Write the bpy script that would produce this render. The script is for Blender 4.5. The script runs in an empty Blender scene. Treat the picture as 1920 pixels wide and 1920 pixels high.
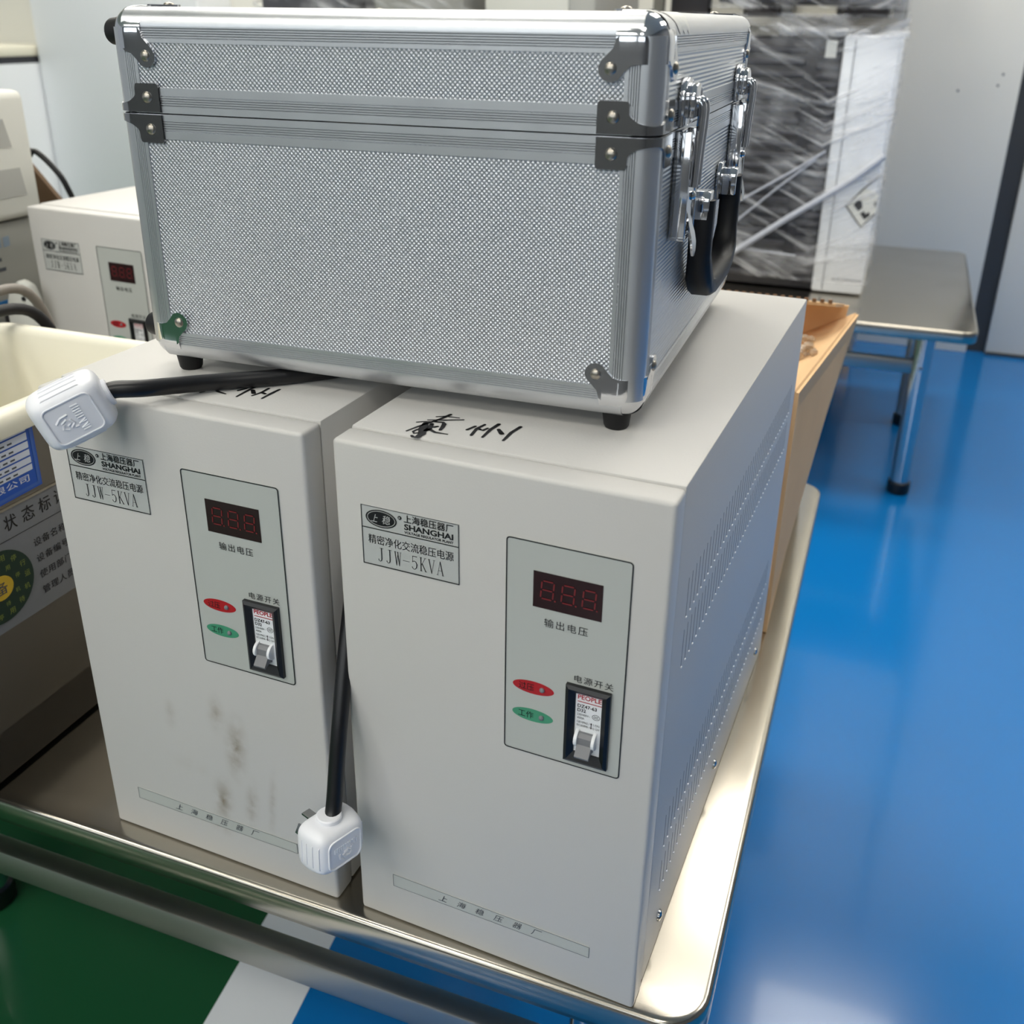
import bpy, bmesh, math, random
from mathutils import Vector, Matrix, noise
from math import sin, cos, pi, radians
random.seed(7)
SC = bpy.context.scene
COL = SC.collection

# ------------------------------------------------------------------ camera
CAMZ = 1.10635
P_, R_ = 0.41798, 0.01254
cp, sp, cr, sr = cos(P_), sin(P_), cos(R_), sin(R_)
_r = Vector((1, 0, 0)); _u = Vector((0, sp, cp)); _f = Vector((0, cp, -sp))
RIGHT = cr * _r + sr * _u; UP = -sr * _r + cr * _u; BACK = -_f
cam_d = bpy.data.cameras.new('camera'); cam = bpy.data.objects.new('camera', cam_d); COL.objects.link(cam)
cam.matrix_world = Matrix(((RIGHT.x, UP.x, BACK.x, 0), (RIGHT.y, UP.y, BACK.y, 0), (RIGHT.z, UP.z, BACK.z, CAMZ), (0, 0, 0, 1)))
cam_d.sensor_width = 36; cam_d.lens = 1874.13 / 1920 * 36
cam_d.shift_x = (960 - 954.87) / 1920; cam_d.shift_y = (866.78 - 960) / 1920
cam_d.clip_start = .02
cam_d.dof.use_dof = True; cam_d.dof.focus_distance = 0.71; cam_d.dof.aperture_fstop = 9.5
SC.camera = cam

# ------------------------------------------------------------------ light and exposure
SC.view_settings.view_transform = 'Standard'; SC.view_settings.look = 'None'
SC.view_settings.gamma = 1; SC.view_settings.use_curve_mapping = False
SC.view_settings.exposure = 0.12
W = bpy.data.worlds.new('room_light'); SC.world = W; W.use_nodes = True
W.node_tree.nodes['Background'].inputs[0].default_value = (.86, .94, 1.0, 1)
W.node_tree.nodes['Background'].inputs[1].default_value = 0.36
LAMP_E = 13.2
ADDED_WIN_E = 2.1  # glow of the added windows behind the viewer

# ------------------------------------------------------------------ frames of reference
T = .47                         # height of the steel tables
H = .3964; TP = T + H           # regulator height, height of their tops
A1 = -.357; C1 = Vector((.1376, .4665, 0))
X1 = Vector((cos(A1), sin(A1), 0)); Y1 = Vector((-sin(A1), cos(A1), 0))
A2 = -.3607; C2 = Vector((1.0521, 2.1732, 0))
X2 = Vector((cos(A2), sin(A2), 0)); Y2 = Vector((-sin(A2), cos(A2), 0))
def at1(x, y, z=0): return C1 + X1 * x + Y1 * y + Vector((0, 0, z))
def at2(x, y, z=0): return C2 + X2 * x + Y2 * y + Vector((0, 0, z))

# ------------------------------------------------------------------ materials
def lin(c):
    out = []
    for v in c[:3]:
        v /= 255.
        out.append(v / 12.92 if v <= .04045 else ((v + .055) / 1.055) ** 2.4)
    return (*out, 1)
MATS = {}
def mat(name, rgb, rough=.5, metal=0, bump=0, bscale=400, spec=.5, coat=0, crough=.05, var=0, vscale=6, aniso=0, rvar=0):
    m = bpy.data.materials.new(name); m.use_nodes = True; nt = m.node_tree; N = nt.nodes; Lk = nt.links
    b = N['Principled BSDF']; b.inputs['Base Color'].default_value = lin(rgb); b.inputs['Roughness'].default_value = rough
    b.inputs['Metallic'].default_value = metal; b.inputs['Specular IOR Level'].default_value = spec
    b.inputs['Coat Weight'].default_value = coat; b.inputs['Coat Roughness'].default_value = crough
    b.inputs['Anisotropic'].default_value = aniso
    tc = N.new('ShaderNodeTexCoord')
    if bump:
        n = N.new('ShaderNodeTexNoise'); n.inputs['Scale'].default_value = bscale; n.inputs['Detail'].default_value = 3
        bp = N.new('ShaderNodeBump'); bp.inputs['Strength'].default_value = bump; bp.inputs['Distance'].default_value = .0006
        Lk.new(tc.outputs['Object'], n.inputs['Vector']); Lk.new(n.outputs['Fac'], bp.inputs['Height']); Lk.new(bp.outputs['Normal'], b.inputs['Normal'])
    if var or rvar:
        n2 = N.new('ShaderNodeTexNoise'); n2.inputs['Scale'].default_value = vscale; n2.inputs['Detail'].default_value = 5
        Lk.new(tc.outputs['Object'], n2.inputs['Vector'])
        if var:
            mx = N.new('ShaderNodeMix'); mx.data_type = 'RGBA'
            c = lin(rgb); mx.inputs[6].default_value = tuple(v * (1 - var) for v in c[:3]) + (1,)
            mx.inputs[7].default_value = tuple(min(1, v * (1 + var)) for v in c[:3]) + (1,)
            Lk.new(n2.outputs['Fac'], mx.inputs[0]); Lk.new(mx.outputs[2], b.inputs['Base Color'])
        if rvar:
            mr = N.new('ShaderNodeMapRange'); mr.inputs[3].default_value = max(0, rough - rvar); mr.inputs[4].default_value = rough + rvar
            Lk.new(n2.outputs['Fac'], mr.inputs[0]); Lk.new(mr.outputs[0], b.inputs['Roughness'])
    MATS[name] = m
    return m
def add_wave_bump(m, kind):
    """fine stamped relief of the case panels (dimples) and its ribbed side panels"""
    nt = m.node_tree; N = nt.nodes; Lk = nt.links; b = N['Principled BSDF']
    tc = N.new('ShaderNodeTexCoord'); sx = N.new('ShaderNodeSeparateXYZ'); Lk.new(tc.outputs['Object'], sx.inputs[0])
    def mth(op, a, v=None, b2=None):
        n = N.new('ShaderNodeMath'); n.operation = op
        Lk.new(a, n.inputs[0])
        if v is not None: n.inputs[1].default_value = v
        if b2 is not None: Lk.new(b2, n.inputs[1])
        return n.outputs[0]
    if kind == 'dimple':
        k = 2 * pi / .0030
        xx = mth('COSINE', mth('MULTIPLY', mth('ADD', sx.outputs[0], b2=sx.outputs[1]), k)); zz = mth('COSINE', mth('MULTIPLY', sx.outputs[2], k))
        h = mth('MULTIPLY', xx, b2=zz); h = mth('ADD', mth('MULTIPLY', h, .5), .5); h = mth('POWER', h, 1.6); dist = .00075
    else:
        h = mth('COSINE', mth('MULTIPLY', sx.outputs[2], 2 * pi / .0026)); h = mth('ADD', mth('MULTIPLY', h, .5), .5); dist = .0003
    bp = N.new('ShaderNodeBump'); bp.inputs['Strength'].default_value = 1; bp.inputs['Distance'].default_value = dist
    Lk.new(h, bp.inputs['Height']); Lk.new(bp.outputs['Normal'], b.inputs['Normal'])

paint = mat('powder_coat', (203, 201, 197), .42, bump=.16, bscale=700, spec=.5)
panel_m = mat('control_panel_film', (186, 189, 184), .32)
black_ink = mat('black_ink', (18, 18, 22), .5)
grey_ink = mat('grey_ink', (70, 74, 82), .6)
black_pl = mat('black_plastic', (16, 17, 20), .35)
black_pl2 = mat('black_rubber', (20, 20, 22), .5, spec=.35)
cord_m = mat('black_cord', (17, 17, 20), .38, var=.1)
led_dark = mat('display_window', (36, 8, 14), .18)
led_seg = mat('unlit_segments', (120, 34, 38), .4)
red_m = mat('red_print', (176, 24, 34), .4)
green_m = mat('green_print', (70, 150, 116), .4)
white_pl = mat('white_plastic', (240, 241, 246), .28, spec=.5)
brk_white = mat('breaker_white', (238, 240, 242), .3)
brk_grey = mat('breaker_toggle_grey', (120, 121, 125), .4)
sticker = mat('sticker_paper', (190, 192, 189), .3, var=.03, vscale=40)
alu = mat('anodised_aluminium', (205, 207, 210), .33, metal=.85, bump=.05, bscale=1500, rvar=.06, vscale=30)
alu_panel = mat('dimpled_aluminium', (200, 204, 210), .36, metal=.8); add_wave_bump(alu_panel, 'dimple')
alu_side = mat('ribbed_aluminium', (204, 207, 210), .36, metal=.8); add_wave_bump(alu_side, 'ribs')
chrome = mat('chrome', (214, 215, 218), .09, metal=1, bump=.06, bscale=160)
chrome2 = mat('brushed_nickel', (158, 158, 158), .16, metal=1, bump=.05, bscale=300)
rivet_m = mat('dull_rivet', (168, 162, 152), .32, metal=1)
steel = mat('stainless_steel', (178, 172, 160), .20, metal=1, bump=.03, bscale=14, rvar=.06, vscale=9)
steel_rail = mat('brushed_rail_steel', (170, 168, 162), .36, metal=1, rvar=.05, vscale=9)
steel_dk = mat('stainless_tube', (200, 200, 200), .14, metal=1)
steel_bin = mat('brushed_tank_steel', (128, 124, 118), .38, metal=.9, var=.08, vscale=5)
cream = mat('cream_plastic', (230, 226, 208), .4)
cardboard = mat('cardboard', (222, 184, 138), .8, var=.09, vscale=14, bump=.1, bscale=300)
card_edge = mat('cardboard_edge', (120, 92, 66), .9, var=.25, vscale=300)
wallp = mat('wall_paint', (232, 231, 224), .5, var=.015, vscale=3)
wall_low = mat('unseen_wall_grey', (112, 114, 117), .6)  # dark grey of the unseen walls, picked to darken reflections and cut bounce
wall_dk = mat('wall_gap', (52, 55, 60), .4)
white_panel = mat('white_panel', (244, 247, 252), .35)
dark_metal = mat('dark_metal', (44, 44, 50), .4)
dark_fin = mat('dark_fin', (66, 66, 73), .38)
device_w = mat('device_white', (214, 214, 206), .45)
device_g = mat('device_grey', (176, 176, 170), .5)
box_grey = mat('box_grey', (142, 142, 136), .6)
blue_lab = mat('blue_label', (28, 82, 178), .35)
blue_dk = mat('blue_label_border', (58, 98, 176), .35)
lab_white = mat('label_white', (206, 212, 226), .4)
plate_grey = mat('status_plate', (120, 122, 126), .35)
dial_g = mat('dial_green', (16, 46, 34), .4)
dial_t = mat('dial_text', (134, 146, 66), .5)
yellow = mat('dial_yellow', (206, 170, 46), .4)
stripe_b = mat('blue_stripe', (32, 112, 176), .4)
pale_b = mat('pale_blue_print', (128, 144, 160), .5)
brown_dk = mat('brown_board', (96, 74, 52), .8)
sticker_w = mat('white_sticker', (232, 232, 226), .4)
tape_m = mat('white_floor_tape', (232, 236, 240), .3, var=.03, vscale=12)
streak_m = mat('pale_streaks', (120, 150, 128), .5)
hose_g = mat('grey_hose', (128, 122, 114), .45)
bubble = mat('clear_bubble_wrap', (225, 205, 180), .15); bubble.node_tree.nodes['Principled BSDF'].inputs['Transmission Weight'].default_value = .5
lamp_m = bpy.data.materials.new('lamp_diffuser'); lamp_m.use_nodes = True
_b = lamp_m.node_tree.nodes['Principled BSDF']; _b.inputs['Emission Color'].default_value = (1, .955, .87, 1); _b.inputs['Emission Strength'].default_value = LAMP_E
day_m = bpy.data.materials.new('added_window_glow'); day_m.use_nodes = True  # emitter for the added panes that brighten the front faces
_b = day_m.node_tree.nodes['Principled BSDF']; _b.inputs['Emission Color'].default_value = (.84, .93, 1, 1); _b.inputs['Emission Strength'].default_value = ADDED_WIN_E
ceil_m = mat('ceiling_paint', (226, 226, 222), .8)

def floor_mat(name, rgb):
    return mat(name, rgb, .18, spec=.38, var=.05, vscale=2.2, rvar=.03, coat=.18, crough=.06, bump=.05, bscale=14)
floor_blue = floor_mat('blue_epoxy', (8, 110, 182))
floor_grey = floor_mat('unseen_grey_floor', (84, 85, 86))
floor_green = floor_mat('green_epoxy', (28, 80, 50))

def stained_paint():
    """paint of the left cover with its own fingermarks and drips (fixed to the thing)"""
    m = paint.copy(); m.name = 'powder_coat_stained'; nt = m.node_tree; N = nt.nodes; Lk = nt.links; b = N['Principled BSDF']
    tc = N.new('ShaderNodeTexCoord'); total = None
    for (x, z, rx, rz, a) in ((.122, .150, .012, .026, .55), (.137, .122, .015, .046, .85), (.118, .064, .014, .036, .85), (.146, .068, .010, .038, .6), (.077, .137, .009, .022, .35), (.114, .036, .018, .012, .45), (.166, .078, .006, .050, .38), (.09, .09, .03, .012, .12)):
        mp = N.new('ShaderNodeMapping'); mp.vector_type = 'TEXTURE'
        mp.inputs['Location'].default_value = (x, 0, z); mp.inputs['Scale'].default_value = (rx, 10, rz); mp.inputs['Rotation'].default_value = (0, .12, 0)
        g = N.new('ShaderNodeTexGradient'); g.gradient_type = 'QUADRATIC_SPHERE'
        Lk.new(tc.outputs['Object'], mp.inputs[0]); Lk.new(mp.outputs[0], g.inputs[0])
        mu = N.new('ShaderNodeMath'); mu.operation = 'MULTIPLY'; mu.inputs[1].default_value = a; Lk.new(g.outputs['Fac'], mu.inputs[0])
        if total is None: total = mu.outputs[0]
        else:
            ad = N.new('ShaderNodeMath'); ad.operation = 'ADD'; Lk.new(total, ad.inputs[0]); Lk.new(mu.outputs[0], ad.inputs[1]); total = ad.outputs[0]
    no = N.new('ShaderNodeTexNoise'); no.inputs['Scale'].default_value = 70; no.inputs['Detail'].default_value = 4; Lk.new(tc.outputs['Object'], no.inputs['Vector'])
    mr = N.new('ShaderNodeMapRange'); mr.inputs[1].default_value = .30; mr.inputs[2].default_value = .58; Lk.new(no.outputs['Fac'], mr.inputs[0])
    mu = N.new('ShaderNodeMath'); mu.operation = 'MULTIPLY'; mu.use_clamp = True; Lk.new(total, mu.inputs[0]); Lk.new(mr.outputs[0], mu.inputs[1])
    mx = N.new('ShaderNodeMix'); mx.data_type = 'RGBA'; mx.inputs[6].default_value = lin((203, 201, 197)); mx.inputs[7].default_value = lin((122, 104, 76))
    Lk.new(mu.outputs[0], mx.inputs[0]); Lk.new(mx.outputs[2], b.inputs['Base Color'])
    return m

def film_mat():
    m = bpy.data.materials.new('stretch_film'); m.use_nodes = True; nt = m.node_tree; N = nt.nodes; Lk = nt.links
    for n in list(N): N.remove(n)
    out = N.new('ShaderNodeOutputMaterial'); tr = N.new('ShaderNodeBsdfTransparent'); gl = N.new('ShaderNodeBsdfPrincipled')
    gl.inputs['Base Color'].default_value = (.9, .91, .94, 1); gl.inputs['Roughness'].default_value = .22
    tc = N.new('ShaderNodeTexCoord'); fac = None; sx = N.new('ShaderNodeSeparateXYZ'); Lk.new(tc.outputs['Object'], sx.inputs[0])
    def mth(op, a, b2):
        n = N.new('ShaderNodeMath'); n.operation = op; Lk.new(a, n.inputs[0])
        if isinstance(b2, float): n.inputs[1].default_value = b2
        else: Lk.new(b2, n.inputs[1])
        return n.outputs[0]
    fold = mth('ABSOLUTE', mth('ADD', sx.outputs[0], .41), 0.0)      # the wraps slope up on both sides of the load's corner
    wA = mth('SUBTRACT', sx.outputs[2], mth('MULTIPLY', fold, .5)); wB = mth('SUBTRACT', sx.outputs[2], mth('MULTIPLY', fold, .22))
    for (w_, sc, lo, hi, w) in ((wA, (4., 4., 60.), .54, .80, .72), (wB, (7., 7., 40.), .54, .85, .60), (sx.outputs[2], (8., 8., 9.), .48, .80, .40)):
        cb_ = N.new('ShaderNodeCombineXYZ'); Lk.new(mth('MULTIPLY', sx.outputs[0], sc[0]), cb_.inputs[0]); Lk.new(mth('MULTIPLY', sx.outputs[1], sc[1]), cb_.inputs[1]); Lk.new(mth('MULTIPLY', w_, sc[2]), cb_.inputs[2])
        no = N.new('ShaderNodeTexNoise'); no.inputs['Scale'].default_value = 1; no.inputs['Detail'].default_value = 5; Lk.new(cb_.outputs[0], no.inputs['Vector'])
        mr = N.new('ShaderNodeMapRange'); mr.inputs[1].default_value = lo; mr.inputs[2].default_value = hi; mr.inputs[4].default_value = w; Lk.new(no.outputs['Fac'], mr.inputs[0])
        fac = mr.outputs[0] if fac is None else mth('ADD', fac, mr.outputs[0])
    ad = N.new('ShaderNodeMath'); ad.operation = 'ADD'; ad.use_clamp = True; ad.inputs[1].default_value = .03; Lk.new(fac, ad.inputs[0])
    bp = N.new('ShaderNodeBump'); bp.inputs['Strength'].default_value = .8; bp.inputs['Distance'].default_value = .01; Lk.new(ad.outputs[0], bp.inputs['Height']); Lk.new(bp.outputs[0], gl.inputs['Normal'])
    mix = N.new('ShaderNodeMixShader'); Lk.new(ad.outputs[0], mix.inputs[0]); Lk.new(tr.outputs[0], mix.inputs[1]); Lk.new(gl.outputs[0], mix.inputs[2]); Lk.new(mix.outputs[0], out.inputs[0])
    return m
film = film_mat()
film_rope = mat('twisted_film', (196, 200, 210), .3, var=.15, vscale=40)

# ------------------------------------------------------------------ mesh helpers
class MB:
    def __init__(s): s.v = []; s.f = []
    def add(s, vs, fs):
        o = len(s.v); s.v += [tuple(v) for v in vs]; s.f += [tuple(i + o for i in f) for f in fs]; return s
    def box(s, x0, x1, y0, y1, z0, z1):
        return s.add([(x0, y0, z0), (x1, y0, z0), (x1, y1, z0), (x0, y1, z0), (x0, y0, z1), (x1, y0, z1), (x1, y1, z1), (x0, y1, z1)],
                     [(0, 3, 2, 1), (4, 5, 6, 7), (0, 1, 5, 4), (1, 2, 6, 5), (2, 3, 7, 6), (3, 0, 4, 7)])
    def tube(s, path, r, n=10, closed=False, caps=True):
        P = [Vector(p) for p in path]; m = len(P); rings = []
        up = None
        for i, p in enumerate(P):
            if closed: d = (P[(i + 1) % m] - P[i - 1])
            else: d = P[min(i + 1, m - 1)] - P[max(i - 1, 0)]
            d.normalize()
            if up is None:
                up = Vector((0, 0, 1)) if abs(d.z) < .9 else Vector((1, 0, 0))
            a = d.cross(up)
            if a.length < 1e-5: a = d.orthogonal()
            a.normalize(); b = a.cross(d); up = b
            rr = r[i] if isinstance(r, (list, tuple)) else r
            rings.append([p + a * rr * cos(2 * pi * k / n) + b * rr * sin(2 * pi * k / n) for k in range(n)])
        vs = [v for g in rings for v in g]; fs = []
        for i in range(m if closed else m - 1):
            j = (i + 1) % m
            for k in range(n): fs.append((i * n + k, i * n + (k + 1) % n, j * n + (k + 1) % n, j * n + k))
        if caps and not closed: fs += [tuple(range(n))[::-1], tuple((m - 1) * n + k for k in range(n))]
        return s.add(vs, fs)
    def lathe(s, prof, n=24, M=None):
        M = M or Matrix(); vs = []; fs = []
        for (r, z) in prof:
            for k in range(n): vs.append(M @ Vector((r * cos(2 * pi * k / n), r * sin(2 * pi * k / n), z)))
        for i in range(len(prof) - 1):
            for k in range(n): fs.append((i * n + k, i * n + (k + 1) % n, (i + 1) * n + (k + 1) % n, (i + 1) * n + k))
        fs += [tuple(range(n))[::-1], tuple((len(prof) - 1) * n + k for k in range(n))]
        return s.add(vs, fs)
    def prism(s, poly, d0, d1, fn):
        """polygon (a,b) extruded from d0 to d1; fn(a,b,d) gives the point"""
        n = len(poly); vs = [fn(a, b, d0) for a, b in poly] + [fn(a, b, d1) for a, b in poly]
        fs = [tuple(range(n)), tuple(range(n, 2 * n))[::-1]] + [(i, i + n, (i + 1) % n + n, (i + 1) % n) for i in range(n)]
        return s.add(vs, fs)
    def grid(s, pts):
        r = len(pts); c = len(pts[0])
        return s.add([p for row in pts for p in row], [(i * c + j, i * c + j + 1, (i + 1) * c + j + 1, (i + 1) * c + j) for i in range(r - 1) for j in range(c - 1)])

def mesh(mb, name, m, bevel=0, seg=2, smooth=None, weld=False):
    me = bpy.data.meshes.new(name); me.from_pydata(mb.v, [], mb.f); me.validate()
    bm = bmesh.new(); bm.from_mesh(me)
    if weld: bmesh.ops.remove_doubles(bm, verts=bm.verts, dist=1e-6)
    bmesh.ops.recalc_face_normals(bm, faces=bm.faces)
    if bevel: bmesh.ops.bevel(bm, geom=list(bm.edges), offset=bevel, segments=seg, affect='EDGES', profile=.5, clamp_overlap=True)
    bm.to_mesh(me); bm.free()
    if m: me.materials.append(m)
    ang = radians(40) if smooth is None else smooth
    if ang:
        for p in me.polygons: p.use_smooth = True
        me.set_sharp_from_angle(angle=ang)
    return me
def obj(name, mb, m=None, parent=None, loc=(0, 0, 0), bevel=0, seg=2, smooth=None, weld=False, label=None, rot=None):
    me = mb if isinstance(mb, bpy.types.Mesh) else mesh(mb, name, m, bevel, seg, smooth, weld)
    o = bpy.data.objects.new(name, me); COL.objects.link(o); o.location = loc
    if rot: o.rotation_euler = rot
    if parent: o.parent = parent
    if label: o['label'] = label
    return o
def thing(name, label, cat, loc=(0, 0, 0), rz=0, group=None):
    o = bpy.data.objects.new(name, None); COL.objects.link(o); o.location = loc; o.rotation_euler = (0, 0, rz); o.empty_display_size = .05
    o['label'] = label; o['category'] = cat
    if group: o['group'] = group
    return o
def tag(o, label, cat, group=None):
    o['label'] = label; o['category'] = cat
    if group: o['group'] = group
    return o
def struct(name, mb, m, bevel=0, parent=None, loc=(0, 0, 0), rz=0):
    o = obj(name, mb, m, parent, loc, bevel); o.rotation_euler = (0, 0, rz)
    if not parent: o['kind'] = 'structure'
    return o
def copy_tree(o, parent=None):
    c = o.copy(); COL.objects.link(c)
    if parent: c.parent = parent
    for ch in list(o.children): copy_tree(ch, c)
    return c
def B(x0, x1, y0, y1, z0, z1): return MB().box(x0, x1, y0, y1, z0, z1)
def rrect(x0, x1, z0, z1, r, n=5):
    P = []
    for cx, cz, a0 in ((x1 - r, z1 - r, 0), (x0 + r, z1 - r, 90), (x0 + r, z0 + r, 180), (x1 - r, z0 + r, 270)):
        for k in range(n + 1):
            a = radians(a0 + 90 * k / n); P.append((cx + r * cos(a), cz + r * sin(a)))
    return P
def ellipse(cx, cz, a, b, n=40): return [(cx + a * cos(2 * pi * k / n), cz + b * sin(2 * pi * k / n)) for k in range(n)]
def front(a, b, d): return (a, -d, b)            # drawn on a face that looks to -y
def rightf(a, b, d): return (d, a, b)            # drawn on a face that looks to +x (a = y)
def ring(outer, inner, d, fn):
    n = len(outer); m = MB(); return m.add([fn(a, b, d) for a, b in outer] + [fn(a, b, d) for a, b in inner], [(i, (i + 1) % n, (i + 1) % n + n, i + n) for i in range(n)])

# ------------------------------------------------------------------ lettering (text curves turned into flat meshes, made while the scene is small)
_TXT = {}
def text_geo(s, bold=0, space=1.0):
    k = (s, bold, space)
    if k in _TXT: return _TXT[k]
    cu = bpy.data.curves.new('lettering', 'FONT'); cu.body = s; cu.size = 1; cu.offset = bold; cu.resolution_u = 3; cu.space_character = space
    o = bpy.data.objects.new('lettering', cu); COL.objects.link(o); bpy.context.view_layer.update()
    me = bpy.data.meshes.new_from_object(o.evaluated_get(bpy.context.evaluated_depsgraph_get()))
    V = [(v.co.x, v.co.y) for v in me.vertices]; F = [tuple(p.vertices) for p in me.polygons]
    bpy.data.objects.remove(o); bpy.data.meshes.remove(me); bpy.data.curves.remove(cu)
    x0 = min(v[0] for v in V); x1 = max(v[0] for v in V); y0 = min(v[1] for v in V); y1 = max(v[1] for v in V)
    _TXT[k] = ([((x - x0) / (x1 - x0), (y - y0) / (y1 - y0)) for x, y in V], F)
    return _TXT[k]
def put_text(mb, s, a0, a1, b0, b1, d, fn=front, bold=0, space=1.0, slant=0, fn2=None):
    f = fn2 or fn
    if bold and max(map(ord, s)) > 0x2e80:          # dense characters: embolden by overprinting, not by offsetting the outline
        q = bold * (b1 - b0) * .8
        for k, (da, db) in enumerate(((-q, 0), (q, 0), (0, q))): put_text(mb, s, a0 + da, a1 + da, b0 + db, b1 + db, d + k * .00001, fn, 0, space, slant, fn2)
        return mb
    V, F = text_geo(s, bold, space)
    return mb.add([f(a0 + (a1 - a0) * u + slant * (b1 - b0) * (v - .5), b0 + (b1 - b0) * v, d) for u, v in V], F)
for s_, b_, sp_ in (('上海稳压器厂', 0, 1), ('SHANGHAI', .035, 1), ('VOLTAGE REGULATOR PLANT', .03, 1), ('精密净化交流稳压电源', 0, 1), ('上', 0, 1), ('稳', 0, 1), ('R', .02, 1),
                    ('输出电压', .004, 1.25), ('电源开关', .004, 1.2), ('过压', 0, 1), ('工作', 0, 1), ('PEOPLE', .02, 1), ('DZ47-63', .025, 1), ('D32', .025, 1), ('230/400V~', 0, 1), ('4000A', 0, 1),
                    ('GB10963.1', 0, 1), ('IEC60898-1', 0, 1), ('I ON', 0, 1), ('O OFF', 0, 1), ('CCC', .02, .85), ('状', .012, 1), ('态', .012, 1), ('标', .012, 1), ('识', .012, 1), ('设备名称', .01, 1.1), ('设备编号', .01, 1.1),
                    ('使用部门', .01, 1.1), ('管理人员', .01, 1.1), ('有限公司', .02, 1.05)): text_geo(s_, 0 if max(map(ord, s_)) > 0x2e80 else b_, sp_)
for c_ in '上海稳压器厂运行停用待机维修备': text_geo(c_, 0, 1)
def strokes(mb, lines, fn, d):
    """flat brush strokes: each line is [(a, b, width), ...]"""
    for L in lines:
        n = len(L); lft = []; rgt = []
        for i, (a, b, w) in enumerate(L):
            p0 = L[max(0, i - 1)]; p1 = L[min(n - 1, i + 1)]; dx, dy = p1[0] - p0[0], p1[1] - p0[1]; q = math.hypot(dx, dy) or 1
            nx, ny = -dy / q * w / 2, dx / q * w / 2
            lft.append((a + nx, b + ny)); rgt.append((a - nx, b - ny))
        vs = [fn(a, b, d) for a, b in lft] + [fn(a, b, d) for a, b in rgt]
        mb.add(vs, [(i, i + 1, n + i + 1, n + i) for i in range(n - 1)])
        for (a, b, w) in (L[0], L[-1]):
            mb.add([fn(a + w / 2 * cos(k * pi / 5), b + w / 2 * sin(k * pi / 5), d) for k in range(10)], [tuple(range(10))])
    return mb
# Serif model lettering JJW-5KVA drawn with strokes in a unit box, thick stems and hairlines
def serif_model(mb, a0, a1, b0, b1, d):
    G = {
        'J': [[(.55, 1, .16), (.55, .2, .16), (.48, .06, .13), (.3, 0, .1), (.14, .05, .1), (.1, .14, .14)], [(.3, 1, .06), (.82, 1, .06)]],
        'W': [[(.12, 1, .13), (.3, 0, .12)], [(.3, 0, .07), (.5, .8, .07)], [(.5, .98, .13), (.7, 0, .12)], [(.7, 0, .06), (.9, 1, .06)], [(.0, 1, .05), (.26, 1, .05)], [(.4, 1, .05), (.6, 1, .05)], [(.78, 1, .05), (1, 1, .05)]],
        '-': [[(.05, .47, .07), (.95, .47, .07)]],
        '5': [[(.22, .97, .09), (.85, .97, .1)], [(.24, .97, .07), (.2, .53, .07)], [(.2, .53, .07), (.4, .62, .1), (.66, .58, .12), (.82, .38, .16), (.74, .14, .14), (.5, 0, .09), (.26, .03, .09), (.14, .15, .13)]],
        'K': [[(.2, 0, .15), (.2, 1, .15)], [(.2, .38, .06), (.8, 1, .06)], [(.36, .56, .13), (.86, 0, .14)], [(.04, 0, .05), (.36, 0, .05)], [(.04, 1, .05), (.36, 1, .05)], [(.66, 1, .05), (.95, 1, .05)], [(.7, 0, .05), (1, 0, .05)]],
        'V': [[(.14, 1, .15), (.5, 0, .13)], [(.5, 0, .06), (.86, 1, .06)], [(0, 1, .05), (.32, 1, .05)], [(.72, 1, .05), (1, 1, .05)]],
        'A': [[(.5, 1, .06), (.12, 0, .06)], [(.5, 1, .14), (.86, 0, .15)], [(.26, .34, .05), (.72, .34, .05)], [(0, 0, .05), (.26, 0, .05)], [(.7, 0, .05), (1, 0, .05)]],
    }
    wd = (a1 - a0) / 8.0
    for i, ch in enumerate('JJW-5KVA'):
        x0 = a0 + wd * i + wd * .08; w = wd * .84
        strokes(mb, [[(x0 + u * w, b0 + v * (b1 - b0), t * w * .9) for u, v, t in L] for L in G[ch]], front, d)
    return mb

# ------------------------------------------------------------------ THE SETTING
def poly(pts, z): return MB().add([(p.x, p.y, z) for p in pts], [tuple(range(len(pts)))])
# floor: blue field on the right, green field on the left, white tape between them (tape axis runs by s)
tA = Vector((-.388, .69, 0)); tdir = Vector((.245, .97, 0)).normalized(); tn = Vector((tdir.y, -tdir.x, 0))
def fl(off, s): return tA + tdir * s + tn * off
fm = MB()
def slab(pts, z0, z1): return MB().prism([(p.x, p.y) for p in pts], z0, z1, lambda a, b, d: (a, b, d))
floor = struct('floor', slab([fl(0, -4), fl(7, -4), fl(7, 7), fl(0, 7)], -.1, 0), floor_blue)
gz = struct('floor_zone', slab([fl(0, -4), fl(0, 7), fl(-6, 7), fl(-6, -4)], -.1, 0), floor_green, parent=floor)
gy = struct('floor_zone', MB().prism([(q.x, q.y) for q in (at1(-.9, -.75), at1(2.85, -.75), at1(2.85, -3.6), at1(-.9, -3.6))], -.002, .0004, lambda a, b, d: (a, b, d)), floor_grey, parent=floor)  # unseen grey patch, added so the chrome mirrors grey and bounce stays neutral
tp = struct('floor_tape', slab([fl(-.003, -4), fl(.099, -4), fl(.099, 7), fl(-.003, 7)], -.002, .0006), tape_m, parent=floor)
sm = MB()
for a, b, w in (((-.60, .80), (-.545, .66), .004), ((-.575, .80), (-.515, .64), .003), ((-.53, .68), (-.475, .77), .002)):
    strokes(sm, [[(a[0], a[1], w * .3), ((a[0] + b[0]) / 2 + .004, (a[1] + b[1]) / 2, w), (b[0], b[1], w * .3)]], lambda p, q, d: (p, q, d), .0004)
obj('floor_streaks', sm, streak_m, floor, smooth=0)  # thin pale streaks on the green floor

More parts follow.
